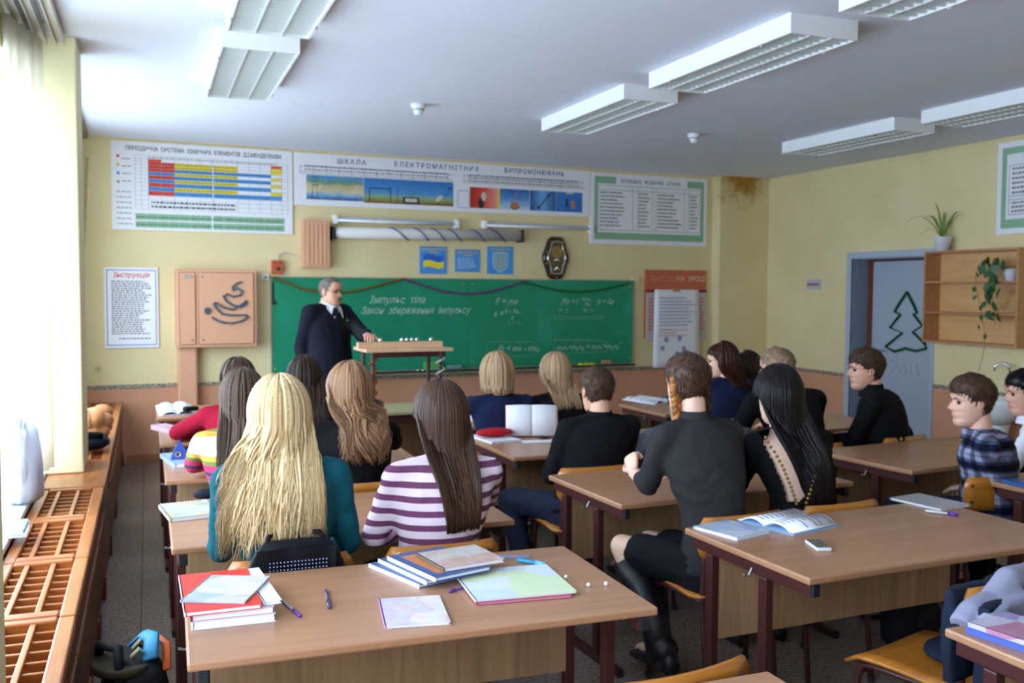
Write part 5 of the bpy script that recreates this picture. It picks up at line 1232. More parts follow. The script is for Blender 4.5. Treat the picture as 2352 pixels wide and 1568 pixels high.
f = make_person(label='boy with cropped hair in a black jumper beside the propped textbook', crown=p, hip=(2.05, 4.36), elbows=eb((1272, 1070, 4.40), (1435, 1040, 4.45)), wrists=eb((1310, 1040, 4.62), (1390, 1030, 4.66)), knees=[Vector((1.80, 4.66, .52)), Vector((2.22, 4.78, .52))], ankles=[Vector((1.83, 4.52, .09)), Vector((2.2, 4.7, .09))], top_mat=black, bottom_mat=jeans, head_pitch=.05, build=1.04, shoulder_w=.172, skin='DDA98C')
collar(f, black, .064, .06); short_hair(f, h_short, .17, .045, .011, 0, 'hair', 6)
p = atY(1572, 872, 4.5)
chair(2.66, 4.43, 0, ch_l+'the pupil in the grey jacket')
f = make_person(label='pupil in a grey jacket hidden behind the girl with braids', crown=p, hip=(2.62, 4.38), shoulder_w=.195, elbows=eb((1462, 1030, 4.46), (1690, 1000, 4.5)), wrists=eb((1500, 990, 4.75), (1600, 990, 4.75)), top='jacket', top_mat=fabric('grey_jersey', '62626C'), bottom_mat=trous, build=1.12)
collar(f, MATS['grey_jersey'], .07, .04); short_hair(f, h_short, .17, .045, .012, 0, 'hair', 7)
p = atY(1578, 810, 3.35)
chair(2.13, 3.315, 4, ch_l+'the girl with braids')
f = make_person(label='girl with two braids in a charcoal jacket, black skirt and boots', crown=p, hip=(2.12, 3.24), rz=math.radians(8), head_yaw=math.radians(2), elbows=eb((1488, 1112, 3.40), (1690, 1110, 3.36)), wrists=eb((1455, 1085, 3.60), (1505, 1088, 3.62)), knees=[Vector((1.86, 3.56, .55)), Vector((2.02, 3.62, .54))], ankles=[Vector((1.93, 3.22, .10)), Vector((1.97, 3.43, .10))], top='jacket', top_mat=dkgrey, bottom_mat=trous, bottom='skirt', skin='E2B9A0', head_pitch=.05, voxel=.010, sleeve=.55, shoulder_w=.172, fingers=[((.25, .6, .75), (.9, .2, -.2)), ((-.5, .6, .55), (-.8, -.1, -.3))], curl=.55)
collar(f, dkgrey, .064, .06)
for i in (0, 1):       # tall boots
    k, a = f.kn[i], f.an[i]; d = (a-k).normalized(); P = [k+d*.07, k+d*.2, k+d*.34, a+Vector((0, .01, -.055))]
    link('boot_shaft', MB().tube(P, [.066, .062, .056, .060], 14).ball(a+Vector((0, .0, -.01)), .058, 12, 8).ball(a+Vector((0, .0, -.05)), .05, 12, 8), mat('black_leather'), f.root, True)
short_hair(f, h_brown, .172, .045, .013, 0, 'hair', 8, .006, .002)
for sx_, col in ((-1, h_cop), (1, h_brown)):
    mb = MB(); T = []; s0 = f.HM @ Vector((sx_*.066, -.01, .150)); mid_ = f.HM @ Vector((sx_*.082, -.014, .09)); e0 = f.HM @ Vector((sx_*(.052 if sx_ < 0 else .06), -.03, -.07))
    for st in range(3):
        pts = [bez(s0, mid_, e0, k/36)+Vector((.013*math.cos(k*.62+st*2.094), .013*math.sin(2*(k*.62+st*2.094))*.6-.006, 0)) for k in range(37)]
        nv = len(mb.v); mb.tube(pts, [.014*(1-.35*k/36) for k in range(37)], 7); T += [.3+.3*st]*(len(mb.v)-nv)
    me = mb.mesh('braid'); set_tint(me, T); br = link('braid', me, col, f.root, True)
    link('hair_tie', MB().tube([e0+Vector((0, 0, .008)), e0-Vector((0, 0, .008))], .014, 8), mat('tie_black', '1C181A', .6), br); link('tassel', MB().tube([e0, e0-Vector((0, 0, .03)), e0-Vector((0, 0, .06))], [.009, .013, .003], 7), col, br)
    if br.children[-1].data.attributes.get('tint') is None: set_tint(br.children[-1].data, [.6]*len(br.children[-1].data.vertices))
p = atY(1785, 842, 3.4)
chair(2.63, 3.345, 3, ch_l+'the girl with long black hair')
f = make_person(label='girl with very long black hair in a black dress with gold beads', crown=p, hip=(2.63, 3.31), rz=0, head_yaw=math.radians(-8), elbows=eb((1705, 1080, 3.42), (1880, 1080, 3.45)), wrists=eb((1730, 1060, 3.66), (1850, 1060, 3.66)), top='dress', top_mat=black, bottom_mat=trous, bottom='skirt', skin='E4BCA6', head_pitch=.08, shoulder_w=.172, voxel=.010)
bm = bmesh.new(); bm.from_mesh(f.top.data); dele = []
for fc in bm.faces:
    c = fc.calc_center_median(); dz = f.nb.z-c.z
    if c.y < f.spine(.8).y-.0 and -.05 < dz < .27 and abs(c.x-f.nb.x+.03) < .115-.40*max(0, dz-.03): dele.append(fc)
bmesh.ops.delete(bm, geom=dele, context='FACES'); bm.to_mesh(f.top.data); bm.free()
bd = MB()
for sx_ in (-1, 1):
    for k in range(16):
        dz = .0+.262*k/15; z = f.nb.z-dz; bd.ball((f.nb.x-.03+sx_*(.117-.40*max(0, dz-.03)), interp(f.back_tab, z)-.016, z), .0075, 7, 5)
o = link('bead_trim', bd, mat('gold_bead', '9A7A34', .3, .6), f.root, True); o['kind'] = 'stuff'
cap_cover(f, h_black); long_hair(f, h_black, .66, .07, .0, .018, 19, 1400, ragged=.08, tip_x=f.skull.x+.10, lock=.0068, keepx=.8)

# --- right row
p = atY(1655, 787, 5.75)
chair(3.72, 5.865, 2, ch_l+'the auburn haired girl')
f = make_person(label='girl with dark auburn hair in a navy top turning her head left', crown=p, hip=(3.73, 5.77), rz=0, head_yaw=math.radians(55), top_mat=navy, bottom_mat=trous, head_pitch=.05, hs=1.0, shoulder_w=.185, build=1.05)
cap_cover(f, h_aub); long_hair(f, h_aub, .98, .085, .006, .016, 20, 560, lock=.009, front=1.7, ragged=.04, tip_x=f.skull.x+.06)
p = atY(1712, 808, 5.85)
chair(4.20, 5.90, 2, ch_l+'the pale girl with dark hair')
f = make_person(label='pale girl with dark hair looking left beside the auburn girl', crown=p, hip=(4.14, 5.82), rz=math.radians(10), head_yaw=math.radians(65), top_mat=fabric('grey_print_top', '4A4650'), bottom_mat=trous, skin='E6C4B4', hs=.98)
cap_cover(f, h_black); long_hair(f, h_dk, .90, .07, .002, .014, 21, 520, lock=.009, front=1.75, ragged=.04, tip_x=f.skull.x+.05)
p = atY(1783, 795, 4.75)
chair(3.50, 4.60, 4, ch_l+'the fair cropped boy in black')
f = make_person(label='boy with cropped sandy hair in black behind the black haired girl', crown=p, hip=(3.60, 4.60), rz=0, head_yaw=math.radians(28), top_mat=black, bottom_mat=trous, build=1.14, shoulder_w=.195, head_pitch=.06, hs=1.04, skin='E0AE96')
short_hair(f, h_sand, .175, .045, .008, 0, 'hair', 9, .003, .002)
p = atY(1990, 800, 4.65)
chair(4.19, 4.68, 10, ch_l+'the smiling boy in the black turtleneck')
f = make_person(label='smiling boy in a black turtleneck seen in profile before the door', crown=p, hip=(4.22, 4.60), rz=math.radians(42), head_yaw=math.radians(66), head_pitch=.0, top='turtleneck', top_mat=black, bottom_mat=trous, build=1.12, shoulder_w=.185, hs=1.03, voxel=.010, skin='DDA68A', neck_len=.0,
    elbows=eb((1965, 1000, 4.6), (2080, 1000, 4.75)), wrists=eb((1930, 1010, 4.72), (1960, 1012, 4.95)))
collar(f, black, .066, .075, 'roll_collar'); short_hair(f, h_short, .17, .045, .016, .012, 'hair', 10, .008)
p = atY(2232, 862, 3.5)
m_pl, nt, b = node_mat('plaid_cotton'); tc = N(nt, 'ShaderNodeTexCoord'); sp = N(nt, 'ShaderNodeSeparateXYZ'); nt.links.new(tc.outputs['Object'], sp.inputs[0])
def band(src, freq, stops, addy=None):
    v = src
    if addy is not None:
        a = N(nt, 'ShaderNodeMath', operation='ADD'); nt.links.new(src, a.inputs[0]); nt.links.new(addy, a.inputs[1]); v = a.outputs[0]
    mu = N(nt, 'ShaderNodeMath', operation='MULTIPLY'); mu.inputs[1].default_value = freq; nt.links.new(v, mu.inputs[0]); fr = N(nt, 'ShaderNodeMath', operation='FRACT'); nt.links.new(mu.outputs[0], fr.inputs[0]); return ramp(nt, fr.outputs[0], stops, 'CONSTANT')
st = [(0, 'C4C6D6'), (.22, '8A7A96'), (.26, 'C4C6D6'), (.45, '6A6E8C'), (.55, '262A44'), (.85, '6A6E8C')]
r1 = band(sp.outputs[2], 9.5, st); r2 = band(sp.outputs[0], 9.0, st, sp.outputs[1]); mm = N(nt, 'ShaderNodeMix', data_type='RGBA', blend_type='MULTIPLY'); mm.inputs[0].default_value = .85
nt.links.new(r1.outputs[0], mm.inputs[6]); nt.links.new(r2.outputs[0], mm.inputs[7]); nt.links.new(mm.outputs[2], b.inputs['Base Color']); b.inputs['Roughness'].default_value = .9; b.inputs['Specular IOR Level'].default_value = .15
chair(3.74, 3.575, 0, ch_l+'the boy in the plaid shirt, its varnished back facing the camera')
f = make_person(label='boy in a blue plaid shirt smiling in profile at the right', crown=p, hip=(3.82, 3.50), rz=math.radians(48), head_yaw=math.radians(68), head_pitch=.02, top='plaid_shirt', top_mat=m_pl, bottom_mat=jeans, build=1.08, shoulder_w=.175, hs=1.0, voxel=.009, skin='DFAE96', hip_z=.54, chest=1.02,
    elbows=eb((2262, 1100, 3.42), (2335, 1100, 3.7)), wrists=eb((2225, 1120, 3.6), (2250, 1130, 3.75)), neck_len=.01)
collar(f, m_pl, .068, .045); short_hair(f, h_short, .172, .04, .018, .010, 'hair', 11, .010, .006)
p = atY(2350, 848, 3.85)
chair(4.50, 3.64, 8, ch_l+'the person in the white shirt')
f = make_person(label='dark haired person in a white shirt cut off by the right edge', crown=p, hip=(4.56, 3.66), rz=math.radians(35), head_yaw=math.radians(62), head_pitch=.12, top='white_shirt', top_mat=M_shirt, bottom_mat=trous, shoulder_w=.165, voxel=.010, skin='DBA68E',
    elbows=eb((2330, 1060, 3.75), (2450, 1060, 3.9)), wrists=eb((2300, 1060, 3.95), (2380, 1060, 4.1)))
collar(f, M_shirt, .066, .04); short_hair(f, h_black, .17, .03, .014, 0, 'hair', 12)
link('hair_bun', MB().ball(f.HM @ Vector((0, -.11, .15)), .04, 14, 9), mat('dark_bun', '1C1614', .5), f.root, True)
# --- spare chairs
chair(1.10, 2.06, 8, 'empty plywood school chair at the bottom edge by the near desk')
chair(.45, 2.06, 2, 'empty plywood school chair hidden below the near desk')
chair(2.34, 2.33, 15, 'plywood school chair with a blue jacket over its back at the lower right')
chair(2.90, 2.30, -2, 'empty plywood school chair tucked under the desk with the open book')
chair(4.25, 2.55, 0, 'empty plywood school chair beyond the right edge at the desk with the blue book')

# ================================================================ things on the desks
def q4(uv, z):                        # four corners: far left, far right, near right, near left
    P = [at(u, v, z) for u, v in uv]; c = sum(P, Vector())/4
    ex = ((P[1]-P[0])+(P[2]-P[3]))/2; ey = ((P[0]-P[3])+(P[1]-P[2]))/2
    a = math.atan2(ex.y, ex.x); return c, a, ex.length, abs(ey.length*math.cos(math.atan2(ey.y, ey.x)-a-PI/2))
def cover_mat(name, cols, scale=9, seed=0):
    if name in MATS: return MATS[name]
    m, nt, b = node_mat(name); tc = N(nt, 'ShaderNodeTexCoord'); mp = N(nt, 'ShaderNodeMapping'); mp.inputs['Location'].default_value = (seed, seed*.7, 0); nt.links.new(tc.outputs['Object'], mp.inputs[0])
    v = N(nt, 'ShaderNodeTexVoronoi'); v.inputs['Scale'].default_value = scale; nz = N(nt, 'ShaderNodeTexNoise'); nz.inputs['Scale'].default_value = scale*2; nz.inputs['Detail'].default_value = 4
    nt.links.new(mp.outputs[0], v.inputs['Vector']); nt.links.new(mp.outputs[0], nz.inputs['Vector'])
    n = len(cols); r = ramp(nt, v.outputs['Color'], [(i/n, c) for i, c in enumerate(cols)], 'CONSTANT'); r2 = ramp(nt, nz.outputs[0], [(.42, cols[0]), (.62, cols[-1])])
    mx = N(nt, 'ShaderNodeMix', data_type='RGBA'); mx.inputs[0].default_value = .35; nt.links.new(r.outputs[0], mx.inputs[6]); nt.links.new(r2.outputs[0], mx.inputs[7]); nt.links.new(mx.outputs[2], b.inputs['Base Color']); b.inputs['Roughness'].default_value = .35; return m
M_pages = mat('paper_pages', 'E8E8EE', .8)
def book(uv, z, th, cm, label, cat='notebook', name='notebook', spine=None, soft=False, dz=0):
    c, a, w, d = q4(uv, z+th); t = thing(name, label, cat, (c.x, c.y, z), a)
    link('pages', MB().box(-w/2+.004, w/2-.004, -d/2+.004, d/2-.004, .0015, th-.0015), M_pages, t)
    link('cover', MB().box(-w/2, w/2, -d/2, d/2, th-.0015, th), cm, t); link('back_cover', MB().box(-w/2, w/2, -d/2, d/2, 0, .0015), cm, t)
    link('spine', MB().box(-w/2-.0015, -w/2+.003, -d/2, d/2, 0, th), spine or cm, t)
    return t
T0 = DH+.0005
book([(432, 1345), (602, 1328), (638, 1408), (443, 1428)], T0, .022, mat('white_cover', 'DCDCE4', .5), 'white book at the bottom of the pile with the red folder', 'book', 'book')
book([(428, 1332), (598, 1315), (634, 1392), (440, 1412)], T0+.0225, .018, mat('pinkish_cover', 'C9A2AC', .5), 'pinkish book in the pile right under the red folder', 'book', 'book', mat('crimson_spine', '8C2C44', .5))
book([(396, 1322), (560, 1305), (612, 1386), (441, 1404)], T0+.041, .012, mat('red_folder', 'D8332C', .35), 'red folder lying on the pile at the left of the near desk', 'folder', 'folder', mat('folder_edge', 'E4D8DA', .5))
book([(560, 1306), (598, 1303), (643, 1376), (604, 1383)], T0+.041, .010, mat('white_pad', 'E6E8F0', .5), 'narrow white pad beside the red folder', 'notepad', 'notepad')
book([(467, 1319), (600, 1322), (585, 1381), (434, 1379)], T0+.0535, .006, cover_mat('photo_cover_a', ['C8CCD6', 'B8B4A8', '9AB0CE', 'D8D8DC', 'C4A09A'], 14, 1), 'small notebook with a photo cover lying on the red folder')
def pen(u0, v0, u1, v1, m, label, cap=None, z=T0, r=.0045):
    a, b = at(u0, v0, z+r), at(u1, v1, z+r); t = thing('pen', label, 'pen', ((a.x+b.x)/2, (a.y+b.y)/2, z)); c = Vector(t.location); h = Vector((0, 0, r))
    A = Vector((a.x, a.y, z))-c+h; B_ = Vector((b.x, b.y, z))-c+h
    link('barrel', MB().tube([A, A.lerp(B_, .08), A.lerp(B_, .7)], [r*.3, r*.8, r*.8], 8), m, t, True); link('cap', MB().tube([A.lerp(B_, .68), B_], r, 8), cap or m, t, True); return t
M_vio = mat('violet_plastic', '5A2E9A', .3); M_clear = mat('clear_grey_plastic', '9A96A8', .2)
pen(640, 1372, 690, 1414, M_clear, 'ballpoint pen with a purple cap beside the red folder', M_vio); pen(748, 1352, 756, 1394, mat('slate_plastic', '54486A', .3), 'short dark purple pen lying alone on the near desk', MATS['slate_plastic'], r=.0055)
book([(866, 1374), (1004, 1367), (1041, 1426), (890, 1438)], T0, .008, cover_mat('photo_cover_b', ['CFCFD8', 'C4BEB4', 'D8D4DC', 'B8B8C8', 'DE9AB8'], 16, 3), 'small notebook with a lilac spine alone on the near desk', spine=mat('lilac_tape', 'B48AD0', .5))
Mbl = mat('blue_textbook', '35588E', .4)
book([(857, 1293), (990, 1262), (1075, 1318), (953, 1342)], T0, .012, Mbl, 'lowest blue textbook of the fanned pile on the near desk', 'book', 'book', M_pages)
book([(880, 1282), (1010, 1255), (1090, 1312), (968, 1334)], T0+.0125, .012, Mbl, 'second blue textbook of the fanned pile on the near desk', 'book', 'book', M_pages)
t = book([(905, 1274), (1035, 1250), (1105, 1305), (985, 1330)], T0+.025, .012, Mbl, 'top blue textbook with an orange panel in the fanned pile', 'book', 'book', M_pages)
link('orange_panel', MB().box(-.07, .02, -.11, .11, .0121, .0126), mat('orange_print', 'C87A3E', .4), t)
book([(966, 1270), (1102, 1246), (1147, 1286), (1010, 1304)], T0+.0385, .012, cover_mat('floral_cover', ['D6D2D2', 'C8C0B4', 'C89A8A', 'D8D8E0', 'B8A88E'], 12, 5), 'floral notebook on top of the blue textbooks', spine=mat('brown_binding', '6A5A4A', .5))
book([(1052, 1316), (1262, 1302), (1300, 1368), (1092, 1386)], T0, .006, mat('magenta_cover', 'B83A66', .4), 'magenta book showing under the pale green magazine', 'book', 'book')
book([(1046, 1310), (1264, 1294), (1313, 1356), (1086, 1378)], T0+.0065, .007, cover_mat('green_magazine_cover', ['D2DCE0', 'C8D6DC', 'D6E4A0', 'DCE2EC', 'CBD8D6'], 9, 7), 'pale green and grey magazine at the middle of the near desk', 'magazine', 'magazine')
pen(1186, 1285, 1252, 1296, mat('turquoise_plastic', '2E9AC8', .3), 'turquoise marker behind the pale green magazine', mat('sky_plastic', '5CB4E4', .3), r=.008)
pen(1070, 1346, 1032, 1358, M_vio, 'purple pen tip peeping from under the magazine', M_vio)
o = link('ruler', MB().rbox(-.075, .075, -.016, .016, 0, .003, .001), mat('blue_ruler', '7E8CB0', .3), loc=at(1165, 1279, T0), rz=-.35); tag(o, 'bluish ruler lying behind the floral notebook', 'ruler')
for (u, v), l in (((1352, 1347), 'tiny white paper ball on the right of the near desk, left of the pair'), ((1392, 1344), 'tiny white paper ball nearest the right end of the near desk'), ((1300, 1329), 'tiny grey crumb ball just beside the pale green magazine')):
    o = link('paper_ball', MB().ball((0, 0, .006), .006, 7, 5, (1, .9, 1)), M_pages, loc=at(u, v, T0), smooth=True); tag(o, l, 'paper ball', 'paper balls on the near desk')
# second desk row
t = book([(367, 1157), (488, 1146), (492, 1178), (388, 1190)], T0, .016, cover_mat('spiral_cover', ['B8BEB4', '8A9A6A', 'C8A88E', 'B4BAC8', '9AA878'], 12, 9), 'spiral notebook with a landscape cover beside the blonde girl')
c, a, w, d = q4([(367, 1157), (488, 1146), (492, 1178), (388, 1190)], T0)
for k in range(16): link('wire_ring', MB().tube([(-w/2+.01+(w-.02)*k/15, d/2-.006+.009*math.cos(j*PI/4), .008+.010*math.sin(j*PI/4)) for j in range(9)], .0012, 4), mat('chrome'), t)
o = link('pencil_pouch', MB().ball((0, 0, .022), .05, 14, 8, (1, .6, .44)), fabric('dark_pouch', '22242E'), loc=at(472, 1146, T0), smooth=True); tag(o, 'dark pouch half hidden by the blonde hair beside the spiral notebook', 'pouch')
book([(381, 1040), (430, 1036), (434, 1062), (388, 1066)], T0, .022, mat('sky_book', '9AB4E0', .4), 'light blue book under the paper pyramid', 'book', 'book')
t = thing('paper_pyramid', 'dark blue paper pyramid with a gold emblem standing on the light blue book', 'paper model', at(416, 1052, T0+.0225)); link('pyramid', MB().add([(-.05, -.04, 0), (.05, -.04, 0), (.05, .05, 0), (-.05, .05, 0), (-.01, .0, .095)], [(3, 2, 1, 0), (0, 1, 4), (1, 2, 4), (2, 3, 4), (3, 0, 4)]), mat('royal_blue_card', '1E3A8C', .5), t)
link('emblem', MB().tube([(-.015+.012*math.cos(k*PI/5), -.0335+.005*math.sin(k*PI/5), .025+.012*math.sin(k*PI/5)) for k in range(11)], .003, 5), mat('brass'), t)
book([(370, 972), (402, 970), (406, 984), (372, 989)], T0, .03, mat('pink_book', 'CFA8B4', .5), 'thick pink book on the desk of the girl in red', 'book', 'book')
def open_book(uv, z, label, m, tilt=0, name='open_book'):
    c, a, w, d = q4(uv, z); t = thing(name, label, 'book', (c.x, c.y, z), a)
    for s in (-1, 1):
        rows = []
        for k in range(9):
            x = s*w/2*k/8; h = .006+.020*math.sin(min(1, k/8*1.15)*PI)**.7*(1 if k < 8 else .3)*(.5+.5*(k < 7)); rows.append([Vector((x, -d/2, h)), Vector((x, d/2, h))])
        o = link('page_block', MB().loft(rows, False, False), M_pages, t, True); md = o.modifiers.new('s', 'SOLIDIFY'); md.thickness = .004
        l = MB()
        rnd = random.Random(len(label)+s)
        for r_ in range(9):
            y = d/2-.02-(d-.04)*r_/8; x0 = .15*w/2; x1 = (.88 if rnd.random() > .3 else .6)*w/2
            hh = lambda x: .0075+.020*math.sin(min(1, x/(w/2)*1.15)*PI)**.7
            xs = [x0+(x1-x0)*i/5 for i in range(6)]
            for i in range(5): l.quad((s*xs[i], y-.004, hh(xs[i])+.004), (s*xs[i+1], y-.004, hh(xs[i+1])+.004), (s*xs[i+1], y+.003, hh(xs[i+1])+.004), (s*xs[i], y+.003, hh(xs[i])+.004))
        link('text_line', l, M_line, t)['kind'] = 'stuff'
    link('cover', MB().box(-w/2-.006, w/2+.006, -d/2-.005, d/2+.005, 0, .003), m, t); return t
open_book([(360, 931), (440, 930), (446, 950), (366, 956)], T0, 'white open book on the front desk by the window', mat('white_cover'))
o = link('pencil_case', MB().rbox(-.05, .05, -.03, .03, 0, .03, .01), fabric('black_case', '1A1A1E'), loc=at(438, 943, T0+.03), rz=.4); tag(o, 'small black pencil case on the white open book at the front desk', 'pencil case')
# middle row
book([(1095, 995), (1160, 994), (1180, 1008), (1112, 1018)], T0, .012, mat('white_pad'), 'white exercise book under the red pencil case')
o = link('pencil_case', MB().ball((0, 0, .028), .12, 16, 9, (1, .45, .22)), fabric('red_case', 'B01E26', .5, .1), loc=at(1136, 1003, T0+.0125), rz=.05, smooth=True); tag(o, 'red fabric pencil case at the left end of the desk with the propped textbook', 'pencil case')
o = link('round_case', MB().ball((0, 0, .03), .055, 14, 8, (1, .8, .55)), mat('white_enamel'), loc=at(1152, 990, T0), smooth=True); tag(o, 'round white case behind the red pencil case', 'case')
# propped textbook, leaning back on its cover
c0 = at(1222, 1003, T0); t = thing('propped_textbook', 'open textbook propped upright facing the camera beside the boy in black', 'book', (c0.x, c0.y, T0), -.30); t.scale = (1.22, 1.0, 1.15)
TB = Matrix.Rotation(-.22, 4, 'X')
for s in (-1, 1):
    rows = []
    for k in range(9):
        x = s*.125*k/8; yy = -.012-.014*math.sin(min(1, k/8*1.1)*PI)**.8+.02*(k/8)**2; rows.append([TB @ Vector((x, yy, .004)), TB @ Vector((x*.99, yy, .165))])
    o = link('page_block', MB().loft(rows, False, False), M_pages, t, True); md = o.modifiers.new('s', 'SOLIDIFY'); md.thickness = .006; md.offset = -1 if s > 0 else 1
    l = MB(); rnd = random.Random(s+5)
    for r_ in range(9):
        z = .15-.015*r_; x0, x1 = .018, rnd.uniform(.085, .11); yy = lambda x: -.0145-.014*math.sin(min(1, x/.125*1.1)*PI)**.8+.02*(x/.125)**2
        xs = [x0+(x1-x0)*i/5 for i in range(6)]
        for i in range(5): l.quad(*[TB @ Vector(v) for v in ((s*xs[i], yy(xs[i])-.003, z-.003), (s*xs[i+1], yy(xs[i+1])-.003, z-.003), (s*xs[i+1], yy(xs[i+1])-.003, z+.003), (s*xs[i], yy(xs[i])-.003, z+.003))])
    link('text_line', l, M_line, t)['kind'] = 'stuff'
link('cover', MB().box(-.13, .13, .008, .012, 0, .168, TB), mat('red_cover', 'B02A2E', .4), t)
link('stand_wire', MB().tube([(-.08, .03, .1), (-.08, .12, .003), (.08, .12, .003), (.08, .03, .1)], .003, 6), mat('chrome'), t)
o = link('paper_sheet', MB().box(-.11, .11, -.045, .045, 0, .0015), M_pages, loc=at(1240, 1013, T0), rz=-.1); tag(o, 'loose white sheets in front of the propped textbook', 'paper')
o = link('earphones', MB().tube([(.05*math.cos(k*.7)*(1-k/26), .022*math.sin(k*.7), .003+.0003*k) for k in range(24)], .0018, 5), mat('black_plastic'), loc=at(1252, 1009, T0+.0018)); tag(o, 'coiled dark cable on the loose white sheets', 'cable')
o = link('white_cup', MB().lathe([(.02, 0), (.03, .05), (.032, .055), (.028, .055), (.018, .006)], 16), M_white, loc=at(1086, 968, T0), smooth=True); tag(o, 'small white cup on the desk beside the navy jacket', 'cup')
# desk with the open book
book([(1666, 1193), (1766, 1214), (1697, 1238), (1597, 1206)], T0, .012, cover_mat('blue_white_cover', ['C2CADC', 'B4C0DA', 'D2D6E2', '8A9CC4', 'A8BCB4'], 10, 13), 'blue and white workbook at the left end of the desk with the open book', 'book', 'book')
open_book([(1772, 1172), (1922, 1203), (1826, 1234), (1722, 1199)], T0, 'open book with a pale blue cover beside the workbook and phone', mat('pale_blue_cover', '8FB6D8', .4))
c, a, w, d = q4([(1863, 1246), (1896, 1246), (1896, 1266), (1861, 1267)], T0); t = thing('mobile_phone', 'small grey and white mobile phone near the open book', 'phone', (c.x, c.y, T0), a)
link('body', MB().rbox(-w/2, w/2, -d/2, d/2, 0, .012, .004), mat('phone_white', 'DADCDC', .3), t); link('screen', MB().rbox(-w/2+.003, w/2-.003, -d/2+.004, d/2-.004, .011, .0135, .001), mat('phone_grey', '6A6A62', .25), t)
book([(2108, 1128), (2208, 1156), (2184, 1170), (2046, 1146)], T0, .010, cover_mat('magazine_cover', ['B8B8B4', 'A8A4A0', 'C4C4C4', 'B4A8B8', '98A0A8'], 10, 15), 'grey magazine with a violet edge at the far end of the open book desk', 'magazine', 'magazine', mat('violet_edge', '8A6AB4', .4))
pen(2124, 1172, 2202, 1182, mat('phone_white'), 'white pen with a violet cap lying before the grey magazine', M_vio, r=.006)
book([(2252, 1430), (2330, 1400), (2420, 1470), (2330, 1490)], T0, .02, mat('blue_red_magazine', '4A5EA8', .35), 'blue book under the violet magazine at the lower right corner', 'book', 'book')
book([(2250, 1425), (2330, 1395), (2430, 1455), (2330, 1475)], T0+.0205, .012, cover_mat('violet_magazine_cover', ['A89AB8', 'B86A78', '6A4A9A', 'C4C0CC', '8A7AB0'], 9, 17), 'violet and red magazine on top at the lower right corner', 'magazine', 'magazine')
book([(2326, 1098), (2400, 1092), (2420, 1108), (2330, 1114)], T0, .02, mat('blue_textbook'), 'dark blue book at the right edge of the picture', 'book', 'book')
# front desk of the right row
open_book([(1462, 915), (1512, 912), (1528, 926), (1470, 932)], T0, 'open book on the far desk left of the auburn haired girl', mat('white_cover'))
o = link('teal_pouch', MB().rbox(-.06, .06, -.03, .03, 0, .045, .012), fabric('teal_pouch', '1E5A62', .6), loc=at(1538, 921, T0), rz=.2); tag(o, 'teal striped pouch behind the head of the girl with braids', 'pouch')
t = thing('water_bottle', 'small pale bottle with a coloured label between the dark girl and the black hair', 'bottle', at(1705, 935, T0)); link('bottle', MB().lathe([(.028, 0), (.03, .01), (.03, .10), (.012, .135), (.012, .15), (.014, .15), (.014, .165), (.004, .166)], 16), mat('bottle_plastic', 'C4CDBE', .2), t, True); link('label_band', MB().lathe([(.0305, .03), (.0308, .03), (.0308, .08), (.0305, .08)], 16), mat('bottle_label', '8A7AB8', .5), t, True)
o = link('computer_mouse', MB().ball((0, 0, .02), .045, 14, 8, (1.3, .8, .5)), mat('black_plastic'), loc=at(1690, 950, T0), smooth=True); tag(o, 'black glossy case beside the pale bottle', 'case')
t = thing('carrier_bag', 'pale printed carrier bag hanging under the far right-row desk', 'bag', (3.50, 6.02, .50)); link('bag', remesh(MB().ball((0, 0, .08), .10, 14, 9, (1, .6, .9)).cone((-.03, 0, .1), .03, (-.02, 0, .18), .012), .012, 2), cover_mat('bag_print', ['A8B0C0', '7A86A0', 'C4C8D0', '5A6680'], 12, 21), t, True); link('handle', MB().tube([(-.04, 0, .16), (-.02, 0, .20), (.02, 0, .20), (.04, 0, .16)], .005, 6), MATS['bag_print'], t)

# ================================================================ bags, jackets, sill things
M_blk = fabric('black_bag_leather', '15161C', .45, .5, 18)
t = thing('handbag', 'black handbag with sequins hanging on the chair of the blonde girl', 'bag', (.43, 3.046, 0))
b_ = MB(); b_.loft([[Vector((hw*math.cos(2*PI*k/20)*(1+.05*math.sin(3*k)), hd*math.sin(2*PI*k/20), z)) for k in range(20)] for hw, hd, z in ((.10, .015, .52), (.16, .028, .56), (.175, .030, .64), (.165, .030, .72), (.14, .028, .79), (.12, .024, .82), (.10, .010, .838))])
me = remesh(b_, .010, 3); link('pouch', me, M_blk, t)
link('flap', MB().loft([[Vector((-.125+.25*k/10+.01*math.sin(k), -.034-.004*math.sin(k*1.3), z)) for k in range(11)] for z in (.815, .79, .75, .725)], False, False), M_blk, t, True)
sq = MB()
for r_ in range(4):
    for k in range(17): sq.ball((-.085+.175*k/16, -.0405, .775-.012*r_), .0034, 5, 4)
for k in range(10): sq.ball((-.02+.004*k, -.041, .73-.007*k), .004, 5, 4)
o = link('sequins', sq, mat('sequin', '5E5C78', .2, .7), t); o['kind'] = 'stuff'
link('strap', MB().tube([(-.10, .0, .80), (-.08, .03, .845), (0, .05, .85), (.08, .03, .845), (.10, 0, .80)], .009, 8), M_blk, t, True); link('lower_fold', MB().tube([(-.14, -.03, .60), (-.06, -.045, .655), (.03, -.045, .66), (.13, -.035, .61)], [.012, .02, .02, .012], 8), M_blk, t, True)
